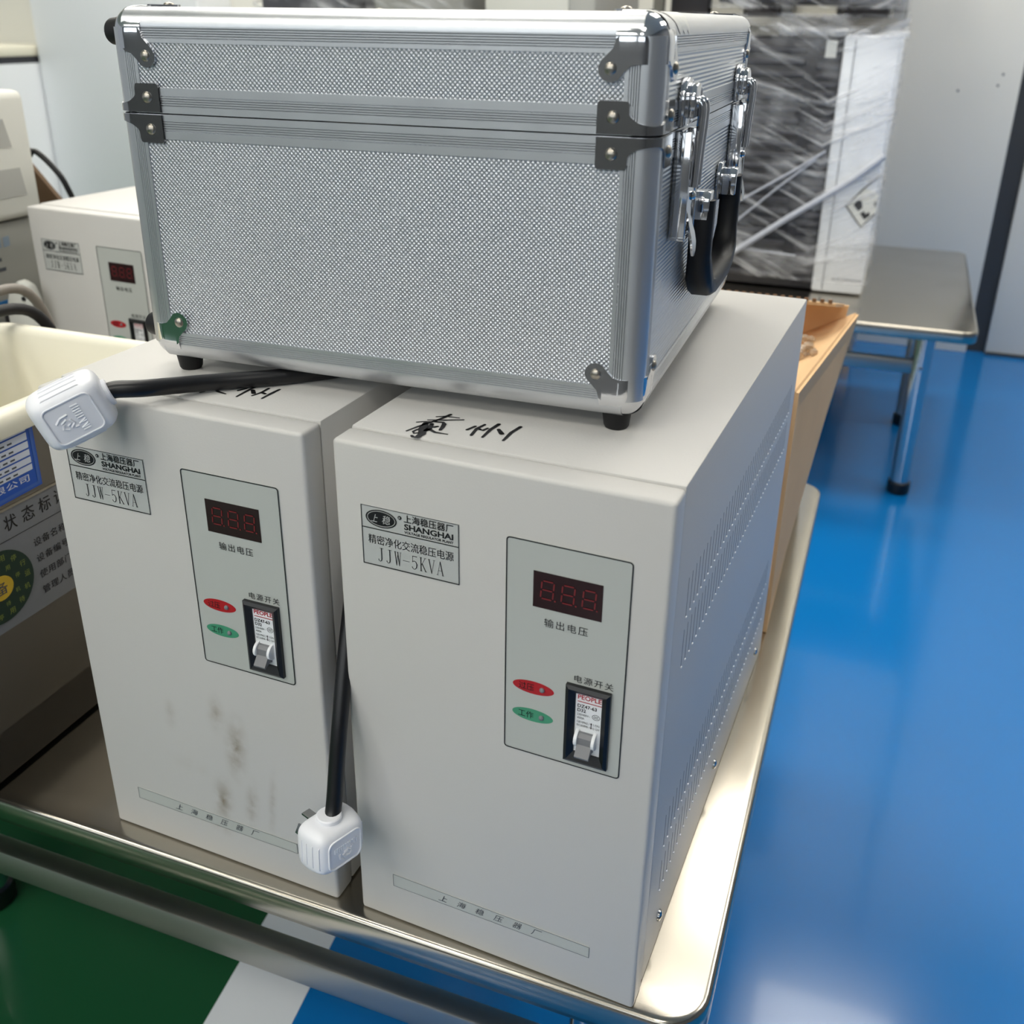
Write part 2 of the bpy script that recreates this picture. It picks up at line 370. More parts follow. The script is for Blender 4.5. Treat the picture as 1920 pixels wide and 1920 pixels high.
# back wall of painted cleanroom panels, in the table-1 frame at y = 3.418
WY = 3.418
def wallbox(x0, x1, y0, y1, z0, z1): return MB().box(x0, x1, y0, y1, z0, z1)
wb = struct('wall_back', wallbox(-7, 6, WY + .03, WY + .12, 0, 3.0), wall_dk, loc=C1, rz=A1)
for x0, x1 in ((-7, -4.6), (-4.595, -2.4), (-2.395, -1.0), (-.995, .368), (.432, 1.62), (1.625, 2.8), (2.805, 6)):
    o = obj('wall_panel', B(x0, x1, WY, WY + .03, 0, 3.0), wallp, wb, bevel=.002)
struct('baseboard_back', B(.432, 6, WY - .004, WY, 0, .012), wall_dk, loc=C1, rz=A1)
for x, z in ((.30, .92), (.18, .90), (.31, .955)):
    obj('wall_mark', MB().lathe([(.004, 0), (.004, .001)], 10, Matrix.Translation((x, WY, z)) @ Matrix.Rotation(pi / 2, 4, 'X')), grey_ink, wb)
struct('trim_1', B(-3.55, -2.69, 3.18, WY, 0, 3.0), white_panel, bevel=.012, loc=C1, rz=A1)
# right wall far away on the right, ceiling with led panels
struct('wall_right', B(2.9, 3.0, -7, WY, 0, 3.0), wall_low, loc=C1, rz=A1)
struct('ceiling', B(-7, 6, -5, WY + .1, 3.0, 3.1), ceil_m, loc=C1, rz=A1)
wf = struct('wall_front', MB().box(-7, 3, -5.1, -5.0, 0, 1.45).box(-7, 3, -5.1, -5.0, 2.75, 3.0).box(-7, -5.6, -5.1, -5.0, 1.45, 2.75).box(-3.4, -3.0, -5.1, -5.0, 1.45, 2.75).box(-.8, -.4, -5.1, -5.0, 1.45, 2.75).box(1.8, 3, -5.1, -5.0, 1.45, 2.75), wall_low, loc=C1, rz=A1)
for n_, (x0, x1) in enumerate(((-5.6, -3.4), (-3.0, -.8), (-.4, 1.8))):  # unseen windows, added to light the fronts from behind the viewer
    w_ = struct('added_window_%d' % (n_ + 1), ring([(x0, 1.45), (x1, 1.45), (x1, 2.75), (x0, 2.75)], [(x0 + .05, 1.5), (x1 - .05, 1.5), (x1 - .05, 2.7), (x0 + .05, 2.7)], 5.0, front), white_pl, loc=C1, rz=A1)
    obj('added_glow_pane', B(x0 + .04, x1 - .04, -5.06, -5.04, 1.49, 2.71), day_m, w_)
lampsets = []
k = 0
ROWS = {-3.3: ('in the row far behind the viewer', (-3.6, -2.3, -1.0, .3)), -1.7: ('in the row just behind the viewer', (-2.3, -1.0, .3)),
        .2: ('over the steel table', (-1.0,)), 1.5: ('in the row over the back table', (-2.3, -1.0, .3, 1.6)), 2.7: ('in the row along the back wall', (-3.6, -2.3, -1.0, .3, 1.6))}
for yy, (row, xs) in ROWS.items():
    for xx in xs:
        k += 1
        colm = {-3.6: 'leftmost', -2.3: 'left of the middle', -1.0: 'in the middle', .3: 'right of the middle', 1.6: 'rightmost'}[xx]
        p = at1(xx, yy, 2.95)
        t = thing('ceiling_light', 'square ceiling light %s, %s' % (row, colm), 'ceiling light', p, A1, 'ceiling light panels')
        obj('frame', B(-.31, .31, -.31, .31, .01, .05), white_pl, t)
        obj('diffuser', B(-.29, .29, -.29, .29, .0, .012), lamp_m, t)

# ------------------------------------------------------------------ steel tables
def steel_table(name, label, loc, rz, wid, dep, inset, rail_dz, rail_y, xs_legs, dents=()):
    t = thing(name, label, 'table', loc, rz, 'stainless steel tables')
    m = MB(); r = .035
    # rolled edge: outline from rounded corners, swept with a bullnose profile down to a rim
    out = []
    for cx, cy, a0 in ((-r, r, -90), (-r, dep - r, 0), (-wid + r, dep - r, 90), (-wid + r, r, 180)):
        for k in range(9):
            a = radians(a0 + 90 * k / 8); out.append((cx, cy, cos(a), sin(a)))
    prof = [(.006, 0.0), (.003, -.0004), (.001, -.0016), (0, -.004), (0, -.026), (.002, -.028), (.006, -.028)]
    n = len(out); vs = []; fs = []
    for (ins, z) in prof:
        for cx, cy, nx, ny in out: vs.append((cx + nx * (r - ins), cy + ny * (r - ins), T + z))
    for i in range(len(prof) - 1):
        for k in range(n): fs.append((i * n + k, i * n + (k + 1) % n, (i + 1) * n + (k + 1) % n, (i + 1) * n + k))
    fs.append(tuple(range(n)))
    m.add(vs, fs); obj('tabletop', m, steel, t, smooth=radians(50))
    legs = [(-inset[0], inset[1]), (-inset[0], dep - inset[1] - .16)] if inset[1] > .1 else [(-inset[0], inset[1]), (-inset[0], dep - inset[1])]
    for x in xs_legs: legs += [(x, legs[0][1] if x < -1.2 else .21), (x, legs[1][1])]
    for x, y in legs:
        obj('leg', MB().lathe([(.024, .03), (.024, T - .02)], 24), steel_dk, t, (x, y, 0))
        obj('foot', MB().lathe([(.025, 0), (.028, .004), (.028, .03), (.024, .034)], 24), black_pl, t, (x, y, 0))
    z1 = T - rail_dz
    obj('rail', B(-wid + .12, -inset[0] - .0, rail_y, rail_y + .022, z1 - .034, z1), steel_rail, t, bevel=.003)
    obj('rail', B(-wid + .12, -inset[0] - .0, legs[1][1] - .011, legs[1][1] + .011, z1 - .034, z1), steel_rail, t, bevel=.003)
    obj('cross_rail', B(-inset[0] - .011, -inset[0] + .011, rail_y, legs[1][1], z1 - .034, z1), steel_rail, t, bevel=.003)
    for dy in (0,):
        obj('screw', MB().lathe([(.006, 0), (.005, .002), (.0, .003)], 12, Matrix.Rotation(pi / 2, 4, 'X')), chrome, t, (-inset[0], legs[0][1] - .0235, z1 - .017))
    return t
steel_table('steel_table', 'low stainless steel table in front, carrying the regulators and the silver case', C1, A1, 1.75, .96, (.09, .075), .17, .07, (-.966, -1.65))
steel_table('steel_table', 'low stainless steel table standing behind by the back wall, carrying the film-wrapped goods', C2, A2, 2.5, .945, (.103, .136), .115, .125, (-2.4,))

# ------------------------------------------------------------------ voltage regulators
RW, RD = .22, .478
def make_regulator():
    t = thing('voltage_regulator', '', 'voltage regulator')
    obj('front_cover', B(0, RW, 0, .022, 0, H), paint, t, bevel=.0028, seg=3)
    obj('housing', B(.0004, RW - .0004, .0224, RD, .002, H + .0009), paint, t, bevel=.0016, seg=2)
    # maker's nameplate
    np_ = obj('nameplate', MB().prism([(.0190, .3129), (.0880, .3129), (.0880, .3553), (.0190, .3553)], -.0002, .0004, front), sticker, t, smooth=0)
    f = .0007
    m = ring([(.0190, .3129), (.0880, .3129), (.0880, .3553), (.0190, .3553)], [(.0196, .3137), (.0875, .3137), (.0875, .3549), (.0196, .3549)], f, front)
    m.add([front(a, b, f) for a, b in ((.0196, .3393), (.0875, .3393), (.0875, .3400), (.0196, .3400))], [(0, 1, 2, 3)])
    obj('border_line', m, black_ink, np_, smooth=0)
    m = MB(); m.add([front(a, b, f) for a, b in ellipse(.0336, .3475, .0096, .0049)], [tuple(range(40))])
    r_ = ring(ellipse(.0336, .3475, .0112, .0062), ellipse(.0336, .3475, .0102, .0054), f, front); m.add(r_.v, r_.f)
    m.add([front(a, b, f) for a, b in ellipse(.0470, .3512, .0014, .0014, 16)], [tuple(range(16))])
    obj('oval_logo', m, black_ink, np_, smooth=0)
    m = MB(); put_text(m, '上', .0268, .0314, .3448, .3502, f + .0002, slant=.3); put_text(m, '稳', .0346, .0404, .3444, .3506, f + .0002, slant=.2)
    put_text(m, 'R', .0464, .0476, .3505, .3519, f + .0002, bold=.02)
    obj('logo_lettering', m, sticker, np_, smooth=0)
    m = MB(); [put_text(m, '上海稳压器厂', .0500 + q, .0842 + q, .3487 + q2, .3542 + q2, f + q3) for q, q2, q3 in ((-.00011, 0, 0), (.00011, 0, .00001), (0, .00010, .00002), (0, -.00010, .00003))]; put_text(m, 'SHANGHAI', .0500, .0842, .3436, .3478, f, bold=.035)
    put_text(m, 'VOLTAGE REGULATOR PLANT', .0500, .0842, .3409, .3428, f, bold=.03); [put_text(m, '精密净化交流稳压电源', .0236 + q, .0842 + q, .3288, .3354, f + abs(q) * .1) for q in (0, .00009)]
    serif_model(m, .0296, .0778, .3168, .3264, f)
    obj('nameplate_lettering', m, black_ink, np_, smooth=0)
    # control panel
    x0, x1, z0, z1 = .1195, .1985, .1990, .3552
    pa = obj('control_panel', MB().prism(rrect(x0, x1, z0, z1, .0025), -.0002, .0005, front), panel_m, t, smooth=0)
    obj('border_line', ring(rrect(x0, x1, z0, z1, .0025), rrect(x0 + .0008, x1 - .0008, z0 + .0008, z1 - .0008, .0018), .0008, front), black_ink, pa, smooth=0)
    obj('display_lettering', put_text(MB(), '输出电压', .1452, .1732, .2984, .3044, .0008, bold=.004, space=1.25), black_ink, pa, smooth=0)
    obj('switch_lettering', put_text(MB(), '电源开关', .1660, .1912, .2640, .2692, .0008, bold=.004, space=1.2), black_ink, pa, smooth=0)
    for nm, cz, mt, tx in (('over_voltage_mark', .2511, red_m, '过压'), ('working_mark', .2297, green_m, '工作')):
        obj(nm, MB().add([front(a, b, .0007) for a, b in ellipse(.1391, cz, .0140, .0048)], [tuple(range(40))]), mt, pa, smooth=0)
        m = MB(); put_text(m, tx, .1293, .1398, cz - .0026, cz + .0028, .0010)
        obj('mark_lettering', m, black_ink, pa, smooth=0)
        obj('indicator_lamp', MB().lathe([(.0017, 0), (.0017, .0008), (.0010, .0016), (.0002, .0018)], 14, Matrix.Translation((.1452, -.0007, cz)) @ Matrix.Rotation(pi / 2, 4, 'X')), brk_grey, pa)
    # voltmeter
    vm = obj('voltage_display', MB().prism([(.1375, .3110), (.1813, .3110), (.1813, .3358), (.1375, .3358)], -.0002, .0009, front), led_dark, t, smooth=0)
    for dx in (.1424, .1556, .1688):
        m = MB(); w, h, th, zb = .0078, .0123, .0009, .3180
        def seg(a0, b0, a1, b1):
            sl = lambda b: (b - zb) * .07
            L = [(dx + a0 + sl(zb + b0), zb + b0, th), (dx + a1 + sl(zb + b1), zb + b1, th)]
            n = []; (p, q, _), (p2, q2, _) = L; d = math.hypot(p2 - p, q2 - q); ux, uz = (p2 - p) / d, (q2 - q) / d; g = .0006
            p += ux * g; q += uz * g; p2 -= ux * g; q2 -= uz * g; e = th / 2
            m.add([front(p, q, .0012), front(p + ux * e - uz * e, q + uz * e + ux * e, .0012), front(p2 - ux * e - uz * e, q2 - uz * e + ux * e, .0012), front(p2, q2, .0012), front(p2 - ux * e + uz * e, q2 - uz * e - ux * e, .0012), front(p + ux * e + uz * e, q + uz * e - ux * e, .0012)], [(0, 1, 2, 3, 4, 5)])
        for s in ((0, h, w, h), (0, h / 2, w, h / 2), (0, 0, w, 0), (0, h / 2, 0, h), (w, h / 2, w, h), (0, 0, 0, h / 2), (w, 0, w, h / 2)): seg(*s)
        m.add([front(a, b, .0012) for a, b in ellipse(dx + w + .0016, zb - .0002, .0006, .0006, 10)], [tuple(range(10))])
        obj('digit', m, led_seg, vm, smooth=0)
    # breaker bezel and breaker
    bx0, bx1, bz0, bz1 = .1615, .1905, .2044, .2624; ix0, ix1, iz0, iz1 = .1678, .1850, .2122, .2570
    o4 = [(bx0, bz0), (bx1, bz0), (bx1, bz1), (bx0, bz1)]; i4 = [(ix0, iz0), (ix1, iz0), (ix1, iz1), (ix0, iz1)]; mid = [(bx0 + .0022, bz0 + .0022), (bx1 - .0022, bz0 + .0022), (bx1 - .0022, bz1 - .0022), (bx0 + .0022, bz1 - .0022)]
    m = MB(); vs = [front(a, b, d) for L, d in ((o4, 0), (o4, .0032), (mid, .0045), (i4, .0022), (i4, 0)) for a, b in L]
    m.add(vs, [(r * 4 + i, r * 4 + (i + 1) % 4, r * 4 + 4 + (i + 1) % 4, r * 4 + 4 + i) for r in range(4) for i in range(4)])
    obj('breaker_bezel', m, black_pl, t, smooth=0)
    br = obj('circuit_breaker', MB().prism(i4, 0, .0012, front), brk_white, t, smooth=0)
    cx = (ix0 + ix1) / 2
    # rocker: grey toggle between two white cheeks
    m = MB(); yz = [(0, .2285), (-.0030, .2285), (-.0052, .2262), (-.0056, .2215), (-.0105, .2155), (-.0098, .2140), (-.0040, .2160), (0, .2140)]
    m.prism(yz, cx - .0052, cx + .0042, lambda a, b, d: (d, a, b)); obj('toggle', m, brk_grey, br, smooth=0)
    for s0, s1 in ((cx - .0073, cx - .0052), (cx + .0042, cx + .0063)):
        m = MB(); m.prism([(0, .2180)] + [(-.0075 * sin(pi * k / 10), .2240 - .0062 * cos(pi * k / 10)) for k in range(11)] + [(0, .2302)], s0, s1, lambda a, b, d: (d, a, b))
        obj('toggle_cheek', m, brk_white, br, bevel=.0004)
    f = .0015
    m = MB(); put_text(m, 'PEOPLE', ix0 + .0014, ix1 - .0004, .2528, .2562, f, bold=.02); m.add([front(a, b, f) for a, b in ((ix0 + .0014, .2508), (ix1, .2508), (ix1, .2514), (ix0 + .0014, .2514))], [(0, 1, 2, 3)])
    obj('breaker_name', m, red_m, br, smooth=0)
    m = MB(); put_text(m, 'DZ47-63', ix0 + .0014, ix0 + .0140, .2466, .2492, f, bold=.025); put_text(m, 'D32', ix0 + .0014, ix0 + .0070, .2434, .2459, f, bold=.025)
    for s, z, x in (('230/400V~', .2406, .0098), ('4000A', .2380, .0062), ('GB10963.1', .2350, .0095), ('IEC60898-1', .2324, .0098)): put_text(m, s, ix0 + .0014, ix0 + x, z, z + .0016, f)
    put_text(m, 'I ON', ix0 + .0122, ix0 + .0162, .2350, .2366, f); put_text(m, 'O OFF', ix0 + .0118, ix0 + .0164, .2322, .2338, f)
    r_ = ring(ellipse(ix0 + .0137, .2419, .0026, .0021, 24), ellipse(ix0 + .0137, .2419, .0023, .0018, 24), f, front); m.add(r_.v, r_.f); put_text(m, 'CCC', ix0 + .0121, ix0 + .0153, .2410, .2428, f, bold=.02, space=.85)
    strokes(m, [[(ix0 + .0108, .2326, .0005), (ix0 + .0108, .2366, .0005)]], front, f)
    for zz, dz in ((.2370, -.0012), (.2322, .0012)): m.add([front(ix0 + .0108, zz, f), front(ix0 + .0100, zz + dz, f), front(ix0 + .0116, zz + dz, f)], [(0, 1, 2)])
    obj('breaker_lettering', m, black_ink, br, smooth=0)
    # maker's strip near the bottom
    st = obj('maker_strip', MB().prism([(.0298, .0356), (.1860, .0352), (.1860, .0452), (.0298, .0470)], -.0002, .0004, front), panel_m, t, smooth=0)
    q = [(.0298, .0356), (.1860, .0352), (.1860, .0452), (.0298, .0470)]; qi = [(.0301, .0359), (.1857, .0355), (.1857, .0449), (.0301, .0467)]
    obj('border_line', ring(q, qi, .0007, front), grey_ink, st, smooth=0)
    m = MB()
    for i, ch in enumerate('上海稳压器厂'): put_text(m, ch, .0690 + i * .0148, .0690 + i * .0148 + .0066, .0380, .0438, .0007, bold=.004, slant=.35)
    obj('strip_lettering', m, grey_ink, st, smooth=0)
    # louvre slots on both sides, joined (fine and many)
    for sx, X in ((1, RW - .0004), (-1, .0004)):
        ms = MB(); ml = MB()
        for zt, zb_ in ((.322, .294), (.284, .256), (.132, .104), (.090, .062)):
            for i in range(41):
                y = .053 + i * .0098
                ms.box(*sorted((X - sx * .0005, X + sx * .00012)), y - .00024, y + .00024, zb_, zt)
                ml.box(*sorted((X, X + sx * .0008)), y - .0008, y + .0008, zb_ - .0009, zb_)
        o = obj('louvre_slots', ms, grey_ink, t, smooth=0); o['kind'] = 'stuff'
        o = obj('louvre_lips', ml, white_pl, t, smooth=0); o['kind'] = 'stuff'  # white instead of the housing paint imitates light caught on the lips
        for y in (.06, .24, .43):
            obj('side_screw', MB().lathe([(.0045, 0), (.0042, .0015), (.002, .0026), (.0004, .0028)], 14, Matrix.Translation((X, y, .03)) @ Matrix.Rotation(sx * pi / 2, 4, 'Y')), chrome2, t)
    return t
reg_R = make_regulator()
reg_L = copy_tree(reg_R); reg_B = copy_tree(reg_R)
reg_R.location = (-.11072, .57302, T + .0003); reg_R.rotation_euler.z = -.405
reg_L.location = (-.33362, .66215, T + .0003); reg_L.rotation_euler.z = -.38908
reg_B.location = (-.658, 1.372, T + .0003); reg_B.rotation_euler.z = -.44
reg_R['label'] = 'beige voltage regulator at the front right, all of its front face showing'
reg_L['label'] = 'beige voltage regulator at the front left, front smeared with brown stains'
reg_B['label'] = 'beige voltage regulator at the back left, half hidden behind the silver case'
for r in (reg_R, reg_L, reg_B): r['group'] = 'beige voltage regulators'
for ch in reg_L.children:
    if ch.name.startswith('front_cover'):
        ch.data = ch.data.copy(); ch.data.materials[0] = stained_paint()
        ch['label'] = 'front cover with brown smears'
# handwriting on the tops (marker strokes), coordinates on the top face: a = x, b = y
def top(a, b, d): return (a, b, H + .0009 + d)
HW_R = [[(0.0502, 0.065, 0.00176), (0.0478, 0.0553, 0.00169), (0.0441, 0.0461, 0.00141), (0.0405, 0.0369, 0.00127), (0.0377, 0.0281, 0.00098)], [(0.0435, 0.0578, 0.00098), (0.0486, 0.0611, 0.00105), (0.058, 0.0619, 0.00084)], [(0.0412, 0.0503, 0.00098), (0.0513, 0.0546, 0.00127), (0.062, 0.0603, 0.00098)], [(0.0364, 0.0439, 0.00091), (0.0406, 0.0468, 0.00105), (0.0452, 0.0487, 0.00098)], [(0.0427, 0.0444, 0.00281), (0.0449, 0.0366, 0.00422), (0.0489, 0.0275, 0.00366), (0.0485, 0.0208, 0.00239), (0.0462, 0.0209, 0.00197), (0.0445, 0.0223, 0.00155)], [(0.0429, 0.0336, 0.00127), (0.0418, 0.0288, 0.00127), (0.0439, 0.0264, 0.00141), (0.0462, 0.0285, 0.00127)], [(0.0468, 0.045, 0.00211), (0.049, 0.0373, 0.00253), (0.0483, 0.0338, 0.00239)], [(0.0494, 0.0364, 0.00211), (0.055, 0.0334, 0.00169), (0.0636, 0.0338, 0.00084)], [(0.047, 0.0495, 0.00155), (0.052, 0.0506, 0.00183), (0.0541, 0.0482, 0.00225), (0.0556, 0.0423, 0.00197), (0.0562, 0.0382, 0.00155)], [(0.0506, 0.0412, 0.00169), (0.052, 0.0429, 0.00155)], [(0.0714, 0.0458, 0.00155), (0.0737, 0.0533, 0.00155)], [(0.0777, 0.0387, 0.00155), (0.0762, 0.05, 0.00169), (0.078, 0.0584, 0.00155)], [(0.0784, 0.0499, 0.00183), (0.081, 0.0489, 0.00183), (0.0822, 0.0537, 0.00127)], [(0.0854, 0.0387, 0.00127), (0.0848, 0.0527, 0.00183), (0.0859, 0.0629, 0.00197)], [(0.0894, 0.0546, 0.00183), (0.094, 0.049, 0.00253)], [(0.0993, 0.0393, 0.00127), (0.0987, 0.0532, 0.00183), (0.1003, 0.0647, 0.00183)]]
HW_L = [[(0.1369, 0.0473, 0.00156), (0.1396, 0.0538, 0.0013)], [(0.1433, 0.037, 0.00117), (0.1428, 0.0487, 0.00156), (0.1435, 0.063, 0.00169)], [(0.1458, 0.052, 0.00208), (0.1499, 0.0472, 0.00234)], [(0.1518, 0.0426, 0.00104), (0.1538, 0.051, 0.00156), (0.1535, 0.0595, 0.00156)], [(0.1551, 0.0504, 0.00182), (0.1577, 0.0494, 0.00182)], [(0.1611, 0.041, 0.00117), (0.161, 0.0518, 0.00169), (0.1617, 0.0607, 0.00156)], [(0.1157, 0.0332, 0.0013), (0.1168, 0.0358, 0.00156)], [(0.1184, 0.0451, 0.00182), (0.126, 0.0396, 0.00156), (0.1331, 0.0382, 0.00104)], [(0.1081, 0.0463, 0.00182), (0.1112, 0.0389, 0.00156), (0.1058, 0.0335, 0.00117)], [(0.1142, 0.0553, 0.00182), (0.1077, 0.0473, 0.00156)]]
obj('handwritten_mark', strokes(MB(), [[(a, b, w * 1.4) for a, b, w in L] for L in HW_R], top, .0003), black_ink, reg_R, smooth=0)
obj('handwritten_mark', strokes(MB(), [[(a, b, w * 1.4) for a, b, w in L] for L in HW_L], top, .0003), black_ink, reg_L, smooth=0)

# ------------------------------------------------------------------ silver aluminium case
CW, CD, Z0, Z1, ZS = .3595, .36, .012, .2428, .1797
case = thing('equipment_case', 'silver aluminium equipment case with chrome corners, resting on the two front regulators', 'case', (-.2598, .6912, TP + .0014), -.3383)
RC = .0112                 # edge radius of the extrusions
FL = .0208                 # reach of an extrusion along a face
DP = .0010                 # how far the panels lie below the extrusions
def prof_half(a_end, reverse=False):
    """one leg of the extrusion: from flange end to the round, ribs cut in"""
    P = [(a_end, DP), (a_end, 0), (a_end - .0024, 0)]
    x = a_end - .0024
    for k in range(5):
        P += [(x - .00036, .0009), (x - .00072, 0), (x - .0014, 0)]; x -= .0014
    P += [(RC, 0)]
    return P
def corner_profile():
    A = [(a, b) for a, b in prof_half(FL)]
    arc = [(RC - RC * sin(radians(t)), RC - RC * cos(radians(t))) for t in (15, 30, 45, 60, 75)]
    Bk = [(b, a) for a, b in reversed(prof_half(FL))]
    return A + arc + Bk
PROF = corner_profile()
def extrusion(name, fn, s0, s1, mt=alu):
    """fn(u, v, s): u along first face inward, v along second face inward, s along the edge"""
    n = len(PROF); m = MB(); m.add([fn(u, v, s0) for u, v in PROF] + [fn(u, v, s1) for u, v in PROF], [(i, i + 1, n + i + 1, n + i) for i in range(n - 1)])
    return m
def rail_profile():
    P = [(0, DP), (0, 0), (.0042, 0)]; x = .0042
    for k in range(5): P += [(x + .00036, .0009), (x + .00072, 0), (x + .0014, 0)]; x += .0014
    P += [(.0153, 0), (.0153, DP)]
    return P
RAIL = rail_profile()
lid = obj('lid', B(DP, CW - DP, DP, CD - DP, ZS + .0004, Z1 - DP), alu, case, bevel=.0125, seg=1)
body = obj('body', B(DP, CW - DP, DP, CD - DP, Z0 + DP, ZS - .0004), alu, case, bevel=.0125, seg=1)
sides = {'front': lambda a, b, d: (a, d, b), 'right': lambda a, b, d: (CW - d, a, b), 'back': lambda a, b, d: (a, CD - d, b), 'left': lambda a, b, d: (d, a, b)}
for sd, fn in sides.items():
    Wd = CW if sd in ('front', 'back') else CD
    pm = alu_panel if sd in ('front', 'back') else alu_side
    obj('side_panel', MB().prism([(.018, ZS + .010), (Wd - .018, ZS + .010), (Wd - .018, Z1 - .018), (.018, Z1 - .018)], DP + .0002, DP - .0004, fn), pm, lid, smooth=0)
    obj('side_panel', MB().prism([(.018, Z0 + .018), (Wd - .018, Z0 + .018), (Wd - .018, ZS - .010), (.018, ZS - .010)], DP + .0002, DP - .0004, fn), pm, body, smooth=0)
    n = len(RAIL)
    for nm, par, z, sg in (('lid_rail', lid, ZS + .0004, 1), ('body_rail', body, ZS - .0004, -1)):
        m = MB(); m.add([fn(s, z + sg * u, v) for s in (RC + .004, Wd - RC - .004) for u, v in RAIL], [(i, i + 1, n + i + 1, n + i) for i in range(n - 1)])
        obj(nm, m, alu, par, smooth=radians(30))
obj('top_panel', B(.02, CW - .02, .02, CD - .02, Z1 - DP - .0001, Z1 - .0004), alu_panel, lid, smooth=0)
for z, sg, par in ((Z1, -1, lid), (Z0, 1, body)):
    for nm, fn, s1 in (('edge_extrusion', lambda u, v, s: (s, v, z + sg * u), CW), ('edge_extrusion', lambda u, v, s: (s, CD - v, z + sg * u), CW),
                       ('edge_extrusion', lambda u, v, s: (v, s, z + sg * u), CD), ('edge_extrusion', lambda u, v, s: (CW - v, s, z + sg * u), CD)):
        obj(nm, extrusion(nm, fn, .012, s1 - .012), alu, par, smooth=radians(30))
for fx in (0, 1):
    for fy in (0, 1):
        gx = (lambda u: u) if fx == 0 else (lambda u: CW - u); gy = (lambda v: v) if fy == 0 else (lambda v: CD - v)
        for z0, z1, par in ((ZS + .0006, Z1 - .012, lid), (Z0 + .012, ZS - .0006, body)):
            obj('corner_extrusion', extrusion('c', lambda u, v, s: (gx(u), gy(v), s), z0, z1), alu, par, smooth=radians(30))
# chrome ball corners
def corner_cap(g):
    L, r = .0262, .0150
    ts = [0, .12 * r, .3 * r, .5 * r, .7 * r, .85 * r, r, (r + L) / 2, L]
    def mp(p, rr):
        c = Vector([max(v, r) for v in p]); d = Vector(p) - c
        return c + d.normalized() * rr if d.length > 1e-9 else c
    m = MB()
    for ax in range(3):
        pts = []
        for a in ts:
            row = []
            for b in ts:
                p = [0, 0, 0]; p[(ax + 1) % 3] = a; p[(ax + 2) % 3] = b
                row.append(g(mp(p, r + .0011)))
            pts.append(row)
        m.grid(pts)
        # rolled edge back to the shell
        for k in range(2):
            o, i = [], []
            for b in ts:
                p = [0, 0, 0]; p[(ax + 1) % 3] = L if k == 0 else b; p[(ax + 2) % 3] = b if k == 0 else L
                o.append(g(mp(p, r + .0011))); i.append(g(mp(p, r - .0006)))
            m.grid([o, i])
        # ear with its lobed end
        ear = [(.0245, .0120), (.0262, .0135), (.0272, .0178), (.0305, .0212), (.0345, .0245), (.0356, .0285), (.0344, .0325), (.0315, .0350), (.0280, .0355), (.0245, .0340), (.0215, .0308), (.0180, .0274), (.0135, .0262), (.0120, .0245), (.0240, .0240)]
        def fe(a, b, d):
            p = [0, 0, 0]; p[ax] = -d; p[(ax + 1) % 3] = a; p[(ax + 2) % 3] = b; return g(Vector(p))
        m.prism(ear, -.0004, .0013, fe)
    return m
caps = []
for ix in (0, 1):
    for iy in (0, 1):
        for iz in (0, 1):
            g = lambda p, ix=ix, iy=iy, iz=iz: (p[0] if ix == 0 else CW - p[0], p[1] if iy == 0 else CD - p[1], (Z0 + p[2]) if iz == 0 else (Z1 - p[2]))
            par = lid if iz else body
            o = obj('corner_cap', corner_cap(g), chrome, par, weld=True, smooth=radians(50))
            for ax in range(3):
                m = MB(); p = [.0285, .0285, .0285]; p[ax] = -.0009
                c = Vector(g(Vector(p))); q = list(p); q[ax] = -.01; dr = (Vector(g(Vector(q))) - c).normalized()
                m.lathe([(.0036, 0), (.0034, .0008), (.0024, .0016), (.0010, .0020), (.0001, .0021)], 16, Matrix.Translation(c) @ dr.to_track_quat('Z', 'Y').to_matrix().to_4x4())
                obj('rivet', m, rivet_m, par)
# hinge-line brackets: a strap that runs round each vertical corner, plate with a rivet on both faces
def corner_strap(gx, gy, up):
    sg = 1 if up else -1; zb = ZS + sg * .0008
    P = []   # (x, y, outward normal, z extent)
    def ext(t): return t
    pts = []
    plate = [(.0350, .0150), (.0347, .0166), (.0336, .0174), (.0186, .0174), (.0174, .0168), (.0169, .0150), (.0166, .0105), (.0156, .0090), (.0130, .0072)]
    for u, hgt in plate: pts.append((u, 0, 0, -1, hgt))
    for k in range(9):
        a = radians(90 * k / 8); hh = .0062 - .0016 * sin(pi * k / 8)
        pts.append((RC - RC * sin(a), RC - RC * cos(a), -sin(a), -cos(a), hh))
    for u, hgt in reversed(plate): pts.append((0, u, -1, 0, hgt))
    m = MB(); rows = []
    for off in (.0012, -.0003):
        lo = [(gx(u + nx * off), gy(v + ny * off), zb) for u, v, nx, ny, h in pts]
        hi = [(gx(u + nx * off), gy(v + ny * off), zb + sg * h) for u, v, nx, ny, h in pts]
        rows.append((lo, hi))
    (lo, hi), (lo2, hi2) = rows
    m.grid([lo2, lo, hi, hi2])
    return m
for fx in (0, 1):
    for fy in (0, 1):
        gx = (lambda u: u) if fx == 0 else (lambda u: CW - u); gy = (lambda v: v) if fy == 0 else (lambda v: CD - v)
        for up, par in ((True, lid), (False, body)):
            obj('corner_strap', corner_strap(gx, gy, up), chrome2, par, smooth=radians(40))
            z = ZS + (.0098 if up else -.0098)
            for c, dr in (((gx(.0258), gy(-.0010), z), Vector((0, -1 if fy == 0 else 1, 0))), ((gx(-.0010), gy(.0258), z), Vector((-1 if fx == 0 else 1, 0, 0)))):
                obj('rivet', MB().lathe([(.0037, 0), (.0035, .0008), (.0024, .0016), (.0010, .0020), (.0001, .0021)], 16, Matrix.Translation(c) @ dr.to_track_quat('Z', 'Y').to_matrix().to_4x4()), rivet_m, par)
